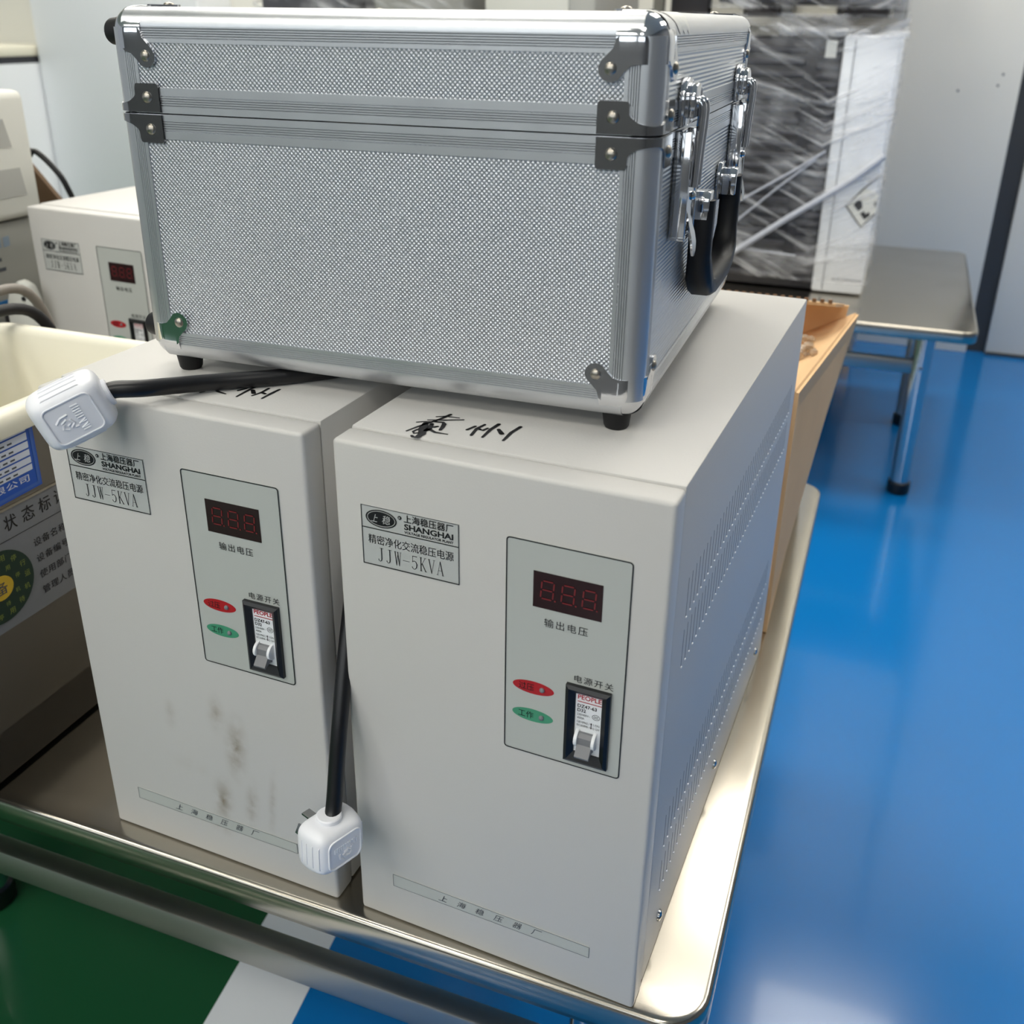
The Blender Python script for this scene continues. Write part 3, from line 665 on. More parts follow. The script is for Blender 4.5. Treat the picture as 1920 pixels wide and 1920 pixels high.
# rubber feet: four below, four on the left (hinge) face
footp = [(.0072, 0), (.0082, .0016), (.0098, .0120), (.0098, .0135)]
for x in (.0185, CW - .0185):
    for y in (.0195, CD - .0195):
        obj('rubber_foot', MB().lathe(footp, 20, Matrix.Translation((x, y, 0))), black_pl2, body, bevel=0)
for y in (.020, CD - .020):
    for z, par in ((Z0 + .0185, body), (Z1 - .0150, lid)):
        obj('rubber_foot', MB().lathe(footp, 20, Matrix.Translation((-.0125, y, z)) @ Matrix.Rotation(pi / 2, 4, 'Y')), black_pl2, par)
# residue of a torn label on the top right edge
m = MB(); pts = []
for j in range(9):
    y = .026 + .052 * j / 8; e = 80 + 12 * (1 if j % 2 else 0) - (0 if j < 6 else 26 * (j - 5))
    pts.append([(CW - RC + (RC + .0003) * sin(radians(t)), y + .010 * sin(radians(t)) ** 3, Z1 - RC + (RC + .0003) * cos(radians(t))) for t in [max(e, 12) * k / 8 for k in range(9)]])
m.grid(pts); obj('label_residue', m, sticker_w, lid)
# latches on the right face (y = along the face, d = outward)
def rf(a, b, d): return (CW + d, a, b)
def arch(y0, y1, z0, z1, r): return [(y0, z0), (y1, z0)] + [((y0 + y1) / 2 + (y1 - y0) / 2 * cos(radians(t)), z1 - (y1 - y0) / 2 * .75 + (y1 - y0) / 2 * .75 * sin(radians(t))) for t in range(0, 181, 20)]
for yc in (.066, CD - .066):
    w = .0165
    la = obj('latch', MB().box(CW, CW + .003, yc - w, yc + w, .116, ZS - .001).box(CW, CW + .010, yc - w, yc - w + .0022, .116, ZS - .001).box(CW, CW + .010, yc + w - .0022, yc + w, .116, ZS - .001).box(CW, CW + .010, yc - w, yc + w, .1145, .1175), chrome, body, bevel=.0007, smooth=radians(35))
    m = MB(); m.prism(arch(yc - .0155, yc + .0155, ZS + .001, .2085, 0), 0, .0040, rf); m.prism(arch(yc - .0115, yc + .0115, ZS + .006, .2055, 0), .0035, .0095, rf)
    obj('latch_keeper', m, chrome, lid, bevel=.0012, smooth=radians(40))
    for s in (-1, 1):
        yy = yc + s * .0058
        path = [(CW + .0112, yy, .146), (CW + .0118, yy, .165), (CW + .0128, yy, .183)] + [(CW + .0104 + .0026 * cos(radians(t)), yy, .1905 + .0048 * sin(radians(t))) for t in (0, 30, 60, 90, 120, 150, 180)] + [(CW + .0080, yy, .1865)]
        obj('latch_hook', MB().tube(path, .0026, 10), chrome, body)
    m = MB(); rows = []
    for z, d, hw in ((.174, .0060, .0050), (.162, .0080, .0080), (.150, .0100, .0100), (.140, .0105, .0100), (.134, .0100, .0085), (.128, .0098, .0060), (.123, .0105, .0052), (.117, .0125, .0066), (.111, .0138, .0068), (.1055, .0142, .0048), (.1030, .0142, .0016)):
        rows.append((z, d, hw))
    vs = []; n = len(rows)
    for th in (0, -.0014): vs += [rf(yc + q * hw, z, d + th - (.0012 if q and z > .13 else 0)) for z, d, hw in rows for q in (-1, 0, 1)]
    f_ = []
    for base in (0, 3 * n): f_ += [(base + i * 3 + j, base + i * 3 + j + 1, base + i * 3 + j + 4, base + i * 3 + j + 3) for i in range(n - 1) for j in (0, 1)]
    for i in range(n - 1):
        for j in (0, 2): f_.append((i * 3 + j, i * 3 + j + 3, 3 * n + i * 3 + j + 3, 3 * n + i * 3 + j))
    m.add(vs, f_); obj('latch_lever', m, chrome, body, smooth=radians(60))
    obj('rivet', MB().lathe([(.0030, 0), (.0026, .0012), (.0012, .0020), (.0001, .0022)], 14, Matrix.Translation((CW + .0103, yc, .1400)) @ Matrix.Rotation(pi / 2, 4, 'Y')), chrome, body)
# carrying handle
for yc in (.118, CD - .118):
    m = MB(); m.prism([(yc - .013, .112), (yc + .013, .112), (yc + .014, .132), (yc + .008, .140), (yc - .008, .140), (yc - .014, .132)], 0, .0035, rf)
    m.prism([(yc - .010, .116), (yc + .010, .116), (yc + .010, .131), (yc + .006, .136), (yc - .006, .136), (yc - .010, .131)], .003, .015, rf)
    obj('handle_mount', m, chrome, body, bevel=.0012)
hp = [(.116, .130), (.1155, .118), (.1150, .106), (.1165, .092), (.1220, .078), (.1330, .069), (.150, .0655), (.18, .0650), (.210, .0655), (.227, .069), (.238, .078), (.2435, .092), (.2450, .106), (.2445, .118), (.244, .130)]
m = MB(); rows = []
for i, (y, z) in enumerate(hp):
    a = hp[max(0, i - 1)]; b = hp[min(len(hp) - 1, i + 1)]; dx, dz = b[0] - a[0], b[1] - a[1]; q = math.hypot(dx, dz); nx, nz = -dz / q, dx / q
    t = .0075; th = .0088 if 3 < i < 11 else .0075
    rows.append([rf(y + nx * t * u, z + nz * t * u, .0100 + th * w) for u, w in ((-1, -.6), (-.6, -1), (.6, -1), (1, -.6), (1, .6), (.6, 1), (-.6, 1), (-1, .6))])
n = 8
m.add([p for r in rows for p in r], [(i * n + k, i * n + (k + 1) % n, (i + 1) * n + (k + 1) % n, (i + 1) * n + k) for i in range(len(rows) - 1) for k in range(n)] + [tuple(range(n)), tuple((len(rows) - 1) * n + k for k in range(n))])
obj('handle_grip', m, black_pl2, body, smooth=radians(50))

# ------------------------------------------------------------------ power plugs with their cords
def make_plug(name, label, M, size, cord_path, ribs_axis, pins=True):
    """M: plug frame (x = towards the cord, y = out of the printed face, z = third axis); size = half extents"""
    t = thing(name, label, 'power plug', M.translation, 0, 'white power plugs on black cords')
    Mi = Matrix.Translation(M.translation).inverted() @ M
    a, b, c = size
    # rounded body (superellipsoid grid)
    def sgn(v, e): return math.copysign(abs(v) ** e, v)
    m = MB(); rows = []; NU, NV = 40, 24
    for i in range(NV + 1):
        ph = -pi / 2 + pi * i / NV; row = []
        for j in range(NU + 1):
            th = 2 * pi * j / NU
            x = a * sgn(cos(ph), .34) * sgn(cos(th), .38); z = c * sgn(cos(ph), .34) * sgn(sin(th), .38); y = b * sgn(sin(ph), .44)
            tap = 1 - .10 * max(0, y / b)
            row.append(Mi @ Vector((x * tap, y, z * tap)))
        rows.append(row)
    m.grid(rows)
    bd = obj('plug_body', m, white_pl, t, weld=True, smooth=radians(75))
    def skin(u, v):
        sp_ = abs(v) ** (1 / .44); ct = abs(u) ** (1 / .38)
        return c * (1 - sp_ * sp_) ** .17 * (1 - ct * ct) ** .19 * (1 - .10 * max(0, v))
    # grip ribs on the two narrow sides
    for sgn_ in (1, -1):
        for k in range(4):
            yy = -b * .40 + k * b * .36
            obj('grip_rib', MB().tube([Mi @ Vector((a * (-.60 + 1.20 * q / 10), yy, sgn_ * (skin(-.60 + 1.20 * q / 10, yy / b) + .0001 - (.0020 if q in (0, 10) else 0)))) for q in range(11)], .0006, 8), white_pl, bd)
    # inset printed face: raised frame line and emblem
    o_ = rrect(-a * .66, a * .62, -c * .66, c * .66, c * .22, 6)
    obj('face_rim', MB().tube([Mi @ Vector((p, b * .995, q)) for p, q in o_], .0007, 8, closed=True), white_pl, bd)
    em = MB()
    for L in ([(-.30, .02), (-.36, .16), (-.24, .26)], [(-.34, -.02), (-.20, -.10), (-.12, .06), (-.22, .12)], [(-.46, -.08), (-.30, -.22), (-.10, -.24)], [(-.16, .22), (-.04, .10), (-.10, -.06)], [(-.08, .24), (.02, .26)]):
        em.tube([Mi @ Vector((p * a, b * 1.0, q * c)) for p, q in L], .0009, 6)
    for k in range(11):
        q = .46 - k * .088; s_ = .10 if k in (2, 4) else 0
        em.tube([Mi @ Vector(((.06 + .02 * (k % 2)) * a, b * 1.0, (q + s_) * c)), Mi @ Vector((.26 * a, b * 1.0, q * c))], .0007, 6)
    obj('emblem', em, white_pl, bd)
    obj('collar', MB().lathe([(.0088, 0), (.0092, .002), (.0092, .0038), (.0084, .0046)], 20, Mi @ Matrix.Translation((a * .90, -b * .1, 0)) @ Matrix.Rotation(pi / 2, 4, 'Y')), white_pl, bd)
    if pins:
        for px, pz, rx in ((-.12, .36, .5), (-.12, -.36, -.5), (.42, 0, pi / 2)):
            mm = Mi @ Matrix.Translation((px * a, -b, pz * c)) @ Matrix.Rotation(rx, 4, 'Y')
            pm = MB().box(-.0036, .0036, -.0135, .003, -.0008, .0008); pm.v = [tuple(mm @ Vector(v)) for v in pm.v]
            obj('pin', pm, chrome2, t, bevel=.0003)
    pth = [Vector(p) - M.translation for p in cord_path]
    # smooth the cord with Catmull-Rom
    P = [pth[0]] + pth + [pth[-1]]; S = []
    for i in range(1, len(P) - 2):
        for k in range(8):
            u = k / 8; p0, p1, p2, p3 = P[i - 1], P[i], P[i + 1], P[i + 2]
            S.append(.5 * ((2 * p1) + (p2 - p0) * u + (2 * p0 - 5 * p1 + 4 * p2 - p3) * u * u + (3 * p1 - p0 - 3 * p2 + p3) * u ** 3))
    S.append(P[-2])
    obj('cord', MB().tube(S, .0058, 16), cord_m, t, smooth=radians(60))
    return t
def frame(x, y, o):
    x = x.normalized(); y = (y - x * y.dot(x)).normalized(); z = x.cross(y)
    return Matrix(((x.x, y.x, z.x, o.x), (x.y, y.y, z.y, o.y), (x.z, y.z, z.z, o.z), (0, 0, 0, 1)))
# plug 1: hangs over the top left edge of the left regulator; cord runs back under the case
rgt = Vector((.90, .44, 0)); n1 = Vector((.44, -.90, 0)); up = Vector((0, 0, 1))
a1 = rgt * cos(radians(21)) + up * sin(radians(21))
st1 = Vector((-.2650, .6205, .8775))
M1 = frame(a1, n1, st1 - a1 * .0262 + Vector((.001, 0, .0005)))
make_plug('power_plug', 'white plug hanging over the left regulator, its black cord lying across the top', M1, (.0245, .0165, .0198),
          [st1 - a1 * .004, st1 + a1 * .004, st1 + Vector((.022, .008, .0005)), Vector((-.205, .653, TP + .0078)), Vector((-.160, .668, TP + .0073)), Vector((-.112, .690, TP + .0073)), Vector((-.074, .712, TP + .0076)), Vector((-.0545, .735, TP - .012)), Vector((-.0480, .750, TP - .06)), Vector((-.0420, .765, TP - .12))], 'z', pins=False)
# plug 2: hangs from its cord out of the gap between the two regulators
d1 = Vector((.65, .76, 0)); d2 = Vector((-.76, .65, 0))
c2 = Vector((-.127, .515, .573)) + d1 * .021 + d2 * .0125
M2 = frame(Vector((0.02, .06, 1)), -d2, c2)
top2 = c2 + Vector((.001, .003, .0165))
make_plug('power_plug', 'white plug dangling in the gap between the two front regulators', M2, (.0180, .0150, .0215),
          [top2, top2 + Vector((.0014, .0060, .012)), Vector((-.1160, .562, .655)), Vector((-.1110, .592, .715)), Vector((-.1035, .622, .770)), Vector((-.0872, .655, .785)), Vector((-.0685, .70, .77)), Vector((-.0610, .718, .70))], 'z', pins=True)

# ------------------------------------------------------------------ open cardboard box behind the right regulator
cb = thing('cardboard_box', 'open brown cardboard box behind the right regulator', 'box', at1(0, 0, T), A1)
th = .004
def quad_panel(name, p, mt, n=None, par=cb):
    """a board given by four corners (counter-clockwise), with thickness along its normal"""
    P = [Vector(q) for q in p]; nn = (P[1] - P[0]).cross(P[3] - P[0]).normalized() * th
    m = MB(); m.add([tuple(v) for v in P] + [tuple(v + nn) for v in P], [(0, 1, 2, 3), (7, 6, 5, 4), (0, 4, 5, 1), (1, 5, 6, 2), (2, 6, 7, 3), (3, 7, 4, 0)])
    return obj(name, m, mt, par, smooth=0)
fxr, fyr = -.030, .520; bxr, byr = .006, .905; bh = .290; xl = -.47
quad_panel('side_wall', [(fxr, fyr, .001), (bxr - .038, byr, .001), (bxr + .004, byr, bh - .012), (fxr, fyr, bh)], cardboard)
quad_panel('side_wall', [(xl, byr, .001), (xl, fyr + .0, .001), (xl, fyr + .0, bh), (xl, byr, bh)], cardboard)
quad_panel('front_wall', [(fxr - .006, fyr, .001), (fxr - .006, fyr + .0001, bh), (xl + .006, fyr + .0001, bh), (xl + .006, fyr, .001)], cardboard)
quad_panel('back_wall', [(bxr - .044, byr - .006, .001), (xl + .006, byr - .006, .001), (xl + .006, byr - .006, bh), (bxr - .006, byr - .006, bh)], cardboard)
quad_panel('bottom', [(fxr - .006, fyr + .006, .0005), (bxr - .044, byr - .008, .0005), (xl + .006, byr - .008, .0005), (xl + .006, fyr + .006, .0005)], cardboard)
quad_panel('flap', [(fxr + .002, fyr, bh - .001), (bxr + .006, byr, bh - .013), (bxr - .085, byr - .03, bh - .056), (fxr - .055, fyr + .035, bh - .048)], cardboard)
fb = quad_panel('flap', [(xl + .01, byr - .002, bh + .001), (bxr - .012, byr - .002, bh + .001), (bxr - .020, byr - .090, bh + .022), (xl + .03, byr - .090, bh + .022)], cardboard)
em = MB()
for k in range(44):                                   # corrugations along the torn flap edge
    x = xl + .035 + k * .0098
    if x > bxr - .024: break
    em.box(x, x + .0050, byr - .0925, byr - .0895, bh + .0225, bh + .0265)
obj('corrugated_edge', em, card_edge, cb, smooth=0)['kind'] = 'stuff'
bw = MB()
for k in range(26):
    q = (random.uniform(-.052, -.026), random.uniform(.70, .76), bh - .030 + random.uniform(0, .022))
    bw.lathe([(.002, -.004), (.0052, -.001), (.0048, .003), (.001, .0052)], 8, Matrix.Translation(q) @ Matrix.Rotation(random.uniform(-1, 1), 4, 'X'))
o = tag(obj('bubble_wrap', bw, bubble, None, at1(0, 0, T)), 'small clump of clear bubble wrap in the open cardboard box', 'bubble wrap'); o.rotation_euler.z = A1

# ------------------------------------------------------------------ stainless tank with cream rim, at the left
XB = -.635
tk = thing('steel_tank', 'stainless steel tank with cream plastic liner, stickers on its side, left of the regulators', 'tank', at1(0, 0, T), A1)
tx0, tx1, ty0, ty1, tz = -.850, XB, -.06, .300, .315
m = MB(); m.box(tx1 - .004, tx1, ty0, ty1, .004, tz).box(tx0, tx0 + .004, ty0, ty1, .004, tz).box(tx0, tx1, ty0, ty0 + .004, .004, tz).box(tx0, tx1, ty1 - .004, ty1, .004, tz).box(tx0, tx1, ty0, ty1, .004, .05)
obj('tank_body', m, steel_bin, tk, smooth=0)
def rr_ring(x0, x1, y0, y1, r): return rrect(x0, x1, y0, y1, r, 6)
outs = [(rr_ring(tx0 - .004, tx1 + .006, ty0 - .004, ty1 + .004, .022), tz - .004), (rr_ring(tx0 - .006, tx1 + .008, ty0 - .006, ty1 + .006, .024), tz + .004), (rr_ring(tx0 - .005, tx1 + .007, ty0 - .005, ty1 + .005, .023), tz + .013), (rr_ring(tx0 + .000, tx1 + .001, ty0, ty1, .022), tz + .017), (rr_ring(tx0 + .010, tx1 - .010, ty0 + .010, ty1 - .010, .02), tz + .016), (rr_ring(tx0 + .014, tx1 - .014, ty0 + .014, ty1 - .014, .02), tz + .010), (rr_ring(tx0 + .022, tx1 - .022, ty0 + .022, ty1 - .022, .03), .09)]
m = MB(); n = len(outs[0][0]); m.add([(a, b, z) for P, z in outs for a, b in P], [(i * n + k, i * n + (k + 1) % n, (i + 1) * n + (k + 1) % n, (i + 1) * n + k) for i in range(len(outs) - 1) for k in range(n)] + [tuple((len(outs) - 1) * n + k for k in range(n))])
obj('liner', m, cream, tk, smooth=radians(50))
for y in (ty0 + .04, ty1 - .04):
    for x in (tx0 + .03, tx1 - .03): obj('tank_foot', MB().lathe([(.014, 0), (.012, .008)], 14, Matrix.Translation((x, y, 0))), black_pl, tk)
def tf(a, b, d): return (XB + d, a, b - T)
def skew(a): return 0
lb = obj('blue_label', MB().prism([(.006, .722), (.121, .724), (.122, .7935), (.006, .7925)], 0, .0008, tf), blue_lab, tk, smooth=0)
obj('label_border', ring([(.008, .724), (.1195, .7255), (.1203, .792), (.008, .791)], [(.011, .727), (.1165, .7285), (.1173, .789), (.011, .788)], .0011, tf), blue_dk, lb, smooth=0)
for k, (z0, z1) in enumerate(((.7770, .7880), (.7690, .7755), (.7615, .7675), (.7545, .7600), (.7475, .7530), (.7410, .7462))):
    obj('label_row', MB().add([tf(a, b, .0012) for a, b in ((.046 if k else .03, z0), (.1135, z0 + .0006), (.1137, z1 + .0006), (.046 if k else .03, z1))], [(0, 1, 2, 3)]), lab_white, lb, smooth=0)
    if k:
        m = MB()
        for q in range(6): m.add([tf(a, b, .0015) for a, b in ((.052 + q * .008, (z0 + z1) / 2 - .0008), (.057 + q * .008, (z0 + z1) / 2 - .0008), (.057 + q * .008, (z0 + z1) / 2 + .0008), (.052 + q * .008, (z0 + z1) / 2 + .0008))], [(0, 1, 2, 3)])
        obj('row_print', m, grey_ink, lb, smooth=0)
m = MB(); put_text(m, '有限公司', .055, .108, .7325, .7392, .0012, tf, bold=.02, space=1.05); obj('label_lettering', m, lab_white, lb, smooth=0)
pl = obj('status_plate', MB().prism([(-.04, .6120), (.175, .6090), (.175, .7180), (-.04, .7190)], 0, .0012, tf), plate_grey, tk, smooth=0)
obj('plate_rim', MB().prism([(-.04, .7186), (.175, .7176), (.175, .7196), (-.04, .7208)], 0, .0022, tf), steel, pl, smooth=0)
m = MB()
for ch, y in (('状', .0725), ('态', .0925), ('标', .1115), ('识', .1300)): put_text(m, ch, y, y + .0135, .6985, .7125, .0015, tf, bold=.012)
m.add([tf(a, b, .0015) for a, b in ((-.04, .6920), (.175, .6900), (.175, .6906), (-.04, .6926))], [(0, 1, 2, 3)])
for s, z in (('设备名称', .6712), ('设备编号', .6552), ('使用部门', .6392), ('管理人员', .6232)): put_text(m, s, .0985, .1370, z, z + .0078, .0015, tf, bold=.01, space=1.1)
obj('plate_lettering', m, black_ink, pl, smooth=0)
dc = (.0555, .6530)
dl = obj('status_dial', MB().prism(ellipse(*dc, .0365, .0330, 48), .0008, .0022, tf), dial_g, tk)
obj('dial_hub', MB().prism(ellipse(*dc, .0125, .0110, 32), .002, .0034, tf), yellow, dl)
m = MB(); put_text(m, '备', dc[0] - .007, dc[0] + .006, dc[1] - .006, dc[1] + .006, .0037, tf); obj('hub_lettering', m, grey_ink, dl, smooth=0)
m = MB()
for k in range(14):
    a = radians(k * 360 / 14); y, z = dc[0] + .0295 * cos(a), dc[1] + .0265 * sin(a); put_text(m, '运行停用待机维修运行停用待机'[k], y - .0030, y + .0030, z - .0028, z + .0028, .0025, tf)
for k in range(8):
    a = radians(k * 360 / 8 + 12); y, z = dc[0] + .0195 * cos(a), dc[1] + .0175 * sin(a); put_text(m, '停用运行维修待机'[k], y - .0024, y + .0024, z - .0023, z + .0023, .0025, tf)
obj('dial_lettering', m, dial_t, dl, smooth=0)
# hoses that arch over the back left corner of the tank
def hose(label, mt, r, pts, nm='hose'):
    P = [Vector(at1(*p)) for p in pts]; Q = [P[0]] + P + [P[-1]]; S = []
    for i in range(1, len(Q) - 2):
        for k in range(8):
            u = k / 8; p0, p1, p2, p3 = Q[i - 1], Q[i], Q[i + 1], Q[i + 2]
            S.append(.5 * ((2 * p1) + (p2 - p0) * u + (2 * p0 - 5 * p1 + 4 * p2 - p3) * u * u + (3 * p1 - p0 - 3 * p2 + p3) * u ** 3))
    S.append(Q[-2]); o = S[0]
    return tag(obj(nm, MB().tube([s - o for s in S], r, 12), mt, None, o, smooth=radians(60)), label, 'hose')
hose('black hose arching over the rim of the steel tank', black_pl2, .0062, [(-.815, .125, .56), (-.816, .130, .72), (-.822, .175, .800), (-.825, .245, .819), (-.815, .322, .806), (-.800, .345, .70), (-.795, .35, .4770)])
hose('grey hose arching behind the black one, over the tank rim', hose_g, .0055, [(-.826, .095, .56), (-.827, .12, .74), (-.836, .19, .815), (-.845, .275, .832), (-.838, .345, .815), (-.828, .372, .66), (-.825, .378, .4762)])

# ------------------------------------------------------------------ instruments at the far left of the front table
XD = -1.14
lowb = thing('cabinet_instrument', 'grey lower instrument with a blue stripe, under the white instrument at far left', 'instrument', at1(0, 0, T), A1)
obj('cabinet', B(XD - .36, XD, .30, .70, .002, .364), box_grey, lowb, bevel=.004)
def df(a, b, d): return (XD + d, a, b - T)
m = MB()
for q in range(7): m.add([df(a, b, .0006) for a, b in ((.500 + q * .0155, .800), (.5115 + q * .0155, .801), (.5120 + q * .0155, .815), (.5005 + q * .0155, .814))], [(0, 1, 2, 3)])
obj('pale_print', m, pale_b, lowb, smooth=0)
m = MB()
for z, a0, a1_ in ((.782, .47, .585), (.768, .46, .59)): m.add([df(a, b, .0006) for a, b in ((a0, z), (a1_, z), (a1_, z + .005), (a0, z + .005))], [(0, 1, 2, 3)])
obj('small_print', m, grey_ink, lowb, smooth=0)
obj('blue_stripe', MB().prism([(.560, .716), (.625, .716), (.625, .727), (.560, .727)], 0, .001, df), stripe_b, lowb, smooth=0)
obj('dark_recess', MB().prism([(.572, .690), (.630, .690), (.630, .706), (.572, .706)], 0, .001, df), dark_metal, lowb, smooth=0)
upb = thing('instrument', 'white upper instrument with grey side panels, stacked at far left', 'instrument', at1(0, 0, T + .366), A1)
obj('cabinet', B(XD - .36, XD + .012, .30, .668, 0, .172), device_w, upb, bevel=.012, seg=3)
def uf(a, b, d): return (XD + .012 + d, a, b - .836)
obj('side_vent', MB().prism([(.42, .938), (.628, .934), (.620, .972), (.42, .975)], 0, .0012, uf), device_g, upb, smooth=0)
obj('side_vent', MB().prism([(.42, .868), (.640, .868), (.635, .906), (.42, .908)], 0, .0012, uf), device_g, upb, smooth=0)
obj('cable_socket', MB().lathe([(.010, 0), (.010, .010), (.0075, .022)], 14, Matrix.Translation((XD - .02, .668, .083)) @ Matrix.Rotation(-pi / 2, 4, 'X')), black_pl, upb)
hose('thin black cable curving from the white instrument down behind the back regulator', black_pl, .0042, [(-1.160, .692, .919), (-1.150, .694, .919), (-1.130, .700, .898), (-1.116, .705, .872), (-1.108, .712, .82), (-1.104, .722, .65), (-1.100, .730, .4742)], nm='cable')
bb = thing('brown_board', 'dark brown board with a slanting top edge, beside the back regulator', 'board', at1(-1.30, .75, T), A1)
m = MB().prism([(0, 0), (.20, 0), (.20, .287), (0, .501)], 0, .008, lambda a, b, d: (a, d, b)); obj('board_sheet', m, brown_dk, bb, smooth=0)
pc = thing('plastic_fitting', 'pale plastic fitting with a dark screw, in front of the back regulator', 'fitting', at1(-1.072, .535, T), A1)
obj('fitting_body', MB().prism([(-.022, 0), (.030, 0), (.030, .275), (.022, .296), (.006, .302), (-.012, .288), (-.022, .26)], 0, .018, lambda a, b, d: (a, d, b)), device_w, pc, bevel=.004)
obj('screw', MB().lathe([(.0035, 0), (.003, .002)], 10, Matrix.Translation((.014, 0, .278)) @ Matrix.Rotation(pi / 2, 4, 'X')), black_pl, pc)

# ------------------------------------------------------------------ bench along the wall at the far left
sb = thing('wall_bench', 'pale grey bench with a cream worktop along the back wall at far left', 'bench', at1(0, 0, 0), A1)
obj('worktop', B(-6.2, -3.56, 2.90, WY, .932, .975), cream, sb, bevel=.008)
obj('front_panel', B(-6.2, -3.56, 2.95, WY, .002, .905), white_panel, sb)
obj('shadow_strip', B(-6.2, -3.56, 2.98, WY, .905, .932), dark_metal, sb)  # dark strip standing in for the shadow gap under the worktop

# ------------------------------------------------------------------ film-wrapped goods on the back table
def noisy_shell(x0, x1, y0, y1, z0, z1, amp, seed, nx=26, ny=14, nz=34):
    """sagging skin of stretch film round a load (four sides and a top)"""
    m = MB(); per = []
    for k in range(nx): per.append((x0 + (x1 - x0) * k / nx, y0, 0, -1))
    for k in range(ny): per.append((x1, y0 + (y1 - y0) * k / ny, 1, 0))
    for k in range(nx): per.append((x1 - (x1 - x0) * k / nx, y1, 0, 1))
    for k in range(ny): per.append((x0, y1 - (y1 - y0) * k / ny, -1, 0))
    n = len(per); vs = []; fs = []
    for i in range(nz + 1):
        z = z0 + (z1 - z0) * i / nz
        for (x, y, nx_, ny_) in per:
            q = noise.noise(Vector((x * 6 + seed, y * 6, (z - .5 * abs(x + .41)) * 22))) * amp + abs(noise.noise(Vector((x * 30, y * 30 + seed, z * 60)))) * amp * .5
            vs.append((x + nx_ * (q + amp), y + ny_ * (q + amp), z))
    for i in range(nz):
        for k in range(n): fs.append((i * n + k, i * n + (k + 1) % n, (i + 1) * n + (k + 1) % n, (i + 1) * n + k))
    fs.append(tuple(nz * n + k for k in range(n)))
    return m.add(vs, fs)
wr = thing('wrapped_equipment', 'tall dark finned equipment with a white side panel, wrapped in clear film', 'equipment', at2(0, 0, T), A2)
obj('dark_cabinet', B(-.84, -.392, .262, .78, .004, .60), dark_metal, wr, bevel=.004)
finm = mesh(B(0, .30, -.012, 0, 0, .012), 'fin', dark_fin, bevel=.002, seg=1)
for k in range(21): obj('fin', finm, parent=wr, loc=(-.775, .262, .030 + k * .027))
finn = mesh(B(0, .052, -.010, 0, 0, .011), 'fin', dark_fin, bevel=.002, seg=1)
for k in range(28): obj('fin', finn, parent=wr, loc=(-.448, .262, .022 + k * .0205))
obj('white_side_panel', B(-.392, -.268, .244, .76, .004, .610), white_panel, wr, bevel=.006)
obj('panel_seam', B(-.3665, -.3650, .2425, .2445, .01, .60), grey_ink, wr)
obj('panel_seam', B(-.364, -.270, .2425, .2445, .118, .1195), device_g, wr)
m = MB()
for k in range(10): m.box(-.345 + k * .0075, -.3395 + k * .0075, .2425, .2442, .0375, .0405)
obj('small_print', m, grey_ink, wr)
hz = obj('handling_label', MB().prism([(-.3375, .222), (-.293, .170), (-.2640, .206), (-.2640, .256), (-.300, .268)], -.2436, -.2424, front), sticker_w, wr, smooth=0)
m = MB(); strokes(m, [[(-.3355, .2225, .0035), (-.2935, .1735, .0035), (-.2660, .2075, .0035)], [(-.3355, .2225, .0035), (-.300, .266, .0035), (-.266, .300, .0025)]], front, -.2420)
m.prism([(-.318, .226), (-.305, .212), (-.296, .221), (-.300, .236), (-.310, .238)], -.2424, -.2419, front); m.prism([(-.300, .206), (-.288, .192), (-.276, .203), (-.279, .212), (-.287, .206), (-.292, .213)], -.2424, -.2419, front); m.prism([(-.272, .232), (-.266, .224), (-.266, .240)], -.2424, -.2419, front)
obj('label_symbol', m, black_ink, hz, smooth=0)
obj('paper_tag', MB().prism([(-.432, .560), (-.407, .560), (-.407, .598), (-.432, .598)], -.2505, -.249, front), sticker_w, wr, smooth=0)
obj('stretch_film', noisy_shell(-.845, -.263, .240, .79, .03, .655, .004, 3.1), film, wr, smooth=radians(60))
for pts, r in (([(-.72, .232, .010), (-.60, .228, .085), (-.47, .226, .185), (-.40, .228, .235), (-.33, .232, .285), (-.264, .236, .345)], .0075), ([(-.74, .232, .14), (-.60, .230, .215), (-.47, .230, .30), (-.40, .232, .35)], .0028), ([(-.74, .232, .06), (-.60, .230, .165), (-.50, .230, .26), (-.42, .232, .33)], .0024), ([(-.70, .232, .102), (-.56, .230, .098), (-.44, .232, .092)], .0022)):
    S = []
    for (a, b) in zip(pts, pts[1:]): S += [Vector(a).lerp(Vector(b), q / 4) for q in range(4)]
    S.append(Vector(pts[-1])); obj('film_strand', MB().tube(S, r, 8), film_rope, wr)
wu = thing('wrapped_equipment', 'black slatted unit wrapped in film, on top of the tall wrapped equipment', 'equipment', at2(0, 0, T + .678), A2)
obj('black_unit', B(-.70, -.290, .275, .74, 0, .30), dark_metal, wu, bevel=.004)
fu = mesh(B(0, .24, -.014, 0, 0, .012), 'slat', dark_fin, bevel=.002, seg=1)
for k in range(10): obj('slat', fu, parent=wu, loc=(-.69, .275, .016 + k * .027))
obj('stretch_film', noisy_shell(-.715, -.272, .255, .76, -.012, .31, .006, 9.7, 20, 12, 16), film, wu, smooth=radians(60))
m = MB()
ruf = []
for k in range(34):
    a = k / 33; x = -.86 + .61 * a; s = noise.noise(Vector((a * 9, 1, 2)))
    ruf.append((x, .236 + .006 * s, .612 + .020 * noise.noise(Vector((a * 13, 5, 1))) + .012 * (1 - a)))
obj('film_ruffle', MB().tube([Vector((p[0], p[1], p[2])) for p in ruf], [.008 + .006 * abs(noise.noise(Vector((i * .7, 3, 3)))) for i in range(34)], 8), film, wr, smooth=radians(60))
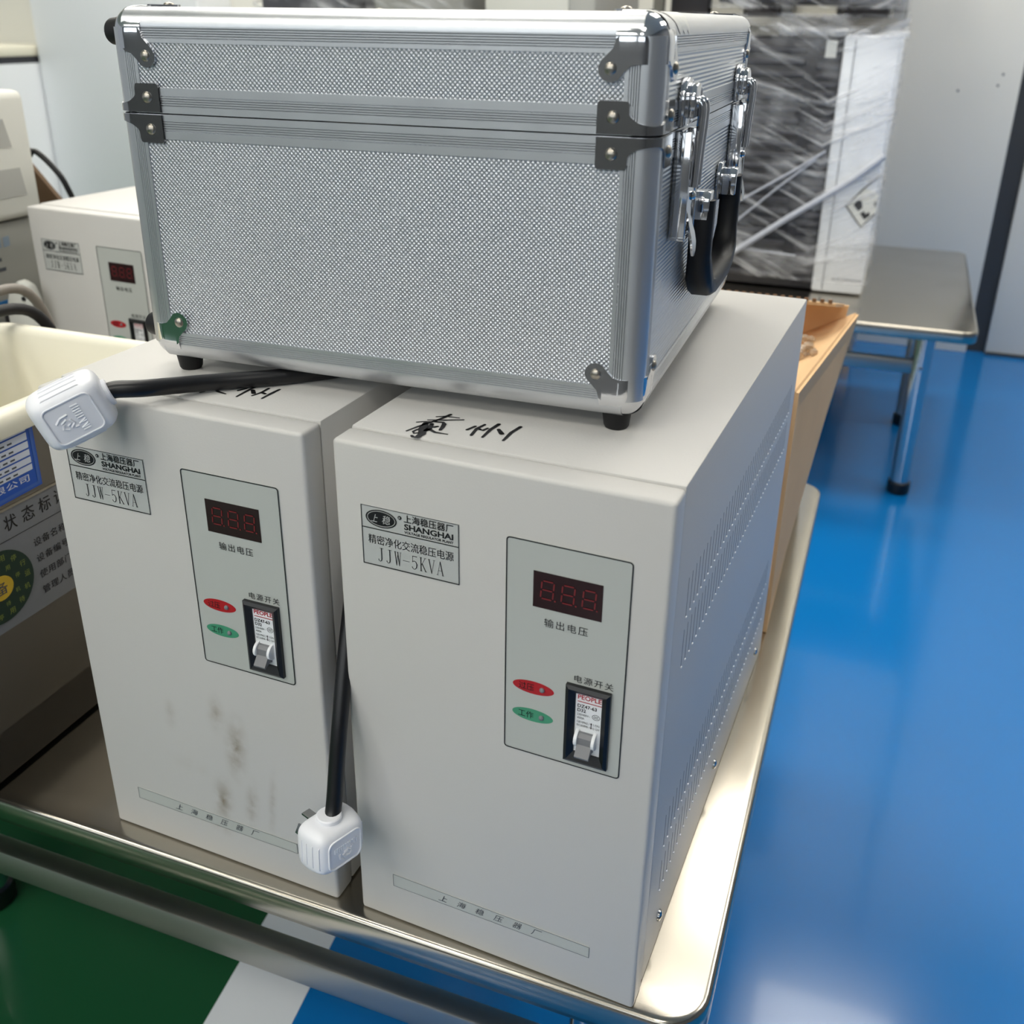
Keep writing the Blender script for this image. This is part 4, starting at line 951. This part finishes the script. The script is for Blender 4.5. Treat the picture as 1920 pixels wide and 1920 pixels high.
def parcel(label, x0, x1, y0, y1, h, seed, mt):
    p = thing('wrapped_parcel', label, 'parcel', at2(0, 0, T), A2, 'film-wrapped parcels on the back table')
    obj('contents', B(x0, x1, y0, y1, .002, h), mt, p, bevel=.01)
    obj('stretch_film', noisy_shell(x0 - .012, x1 + .012, y0 - .012, y1 + .012, .006, h + .012, .010, seed, 18, 12, 26), film, p, smooth=radians(60))
parcel('film-wrapped dark parcel, left of the two seen over the case lid', -2.02, -1.75, .30, .70, .80, 21.0, dark_fin)
parcel('film-wrapped grey parcel, right of the two seen over the case lid', -1.655, -1.385, .30, .70, .82, 33.0, box_grey)
gb = thing('grey_cabinet', 'plain light grey cabinet beside the wrapped parcels behind the case', 'cabinet', at2(0, 0, T), A2)
obj('cabinet_shell', B(-1.335, -1.03, .34, .80, .002, .85), device_g, gb, bevel=.006); obj('cabinet_door', B(-1.335, -1.10, .332, .34, .02, .84), device_w, gb, bevel=.002); obj('door_handle', B(-1.125, -1.115, .318, .332, .52, .62), chrome2, gb)

# ------------------------------------------------------------------ shelving rack behind the back table
rk = thing('shelf_rack', 'steel rack with boxes, behind the back table and above the case lid', 'rack', at2(0, 0, 0), A2)
for x in (-1.02, -.62, -.30):
    for y in (1.02, 1.42): obj('upright', B(x - .016, x + .016, y - .016, y + .016, .001, 1.75), steel_dk, rk)
for z in (.25, .70, 1.12, 1.52): obj('shelf', B(-1.02, -.30, 1.0, 1.44, z - .025, z), steel, rk)
for i, (x, w, h, mt, lab) in enumerate(((-.99, .12, .20, dark_metal, 'black box on the rack shelf, leftmost of the row'), (-.86, .10, .17, device_g, 'grey box on the rack shelf beside the leftmost black box'), (-.75, .10, .22, dark_metal, 'black box in the middle of the rack shelf'), (-.60, .12, .15, device_w, 'pale box on the rack shelf, right of the middle black box'), (-.46, .13, .21, dark_metal, 'black box on the rack shelf, rightmost of the row'))):
    b_ = thing('storage_box', lab, 'box', at2(x, 1.05, 1.1205), A2, 'boxes on the rack shelf')
    obj('box_body', B(0, w, 0, .30, 0, h), mt, b_, bevel=.004); obj('box_lid', B(-.003, w + .003, -.003, .303, h, h + .018), mt, b_, bevel=.003)
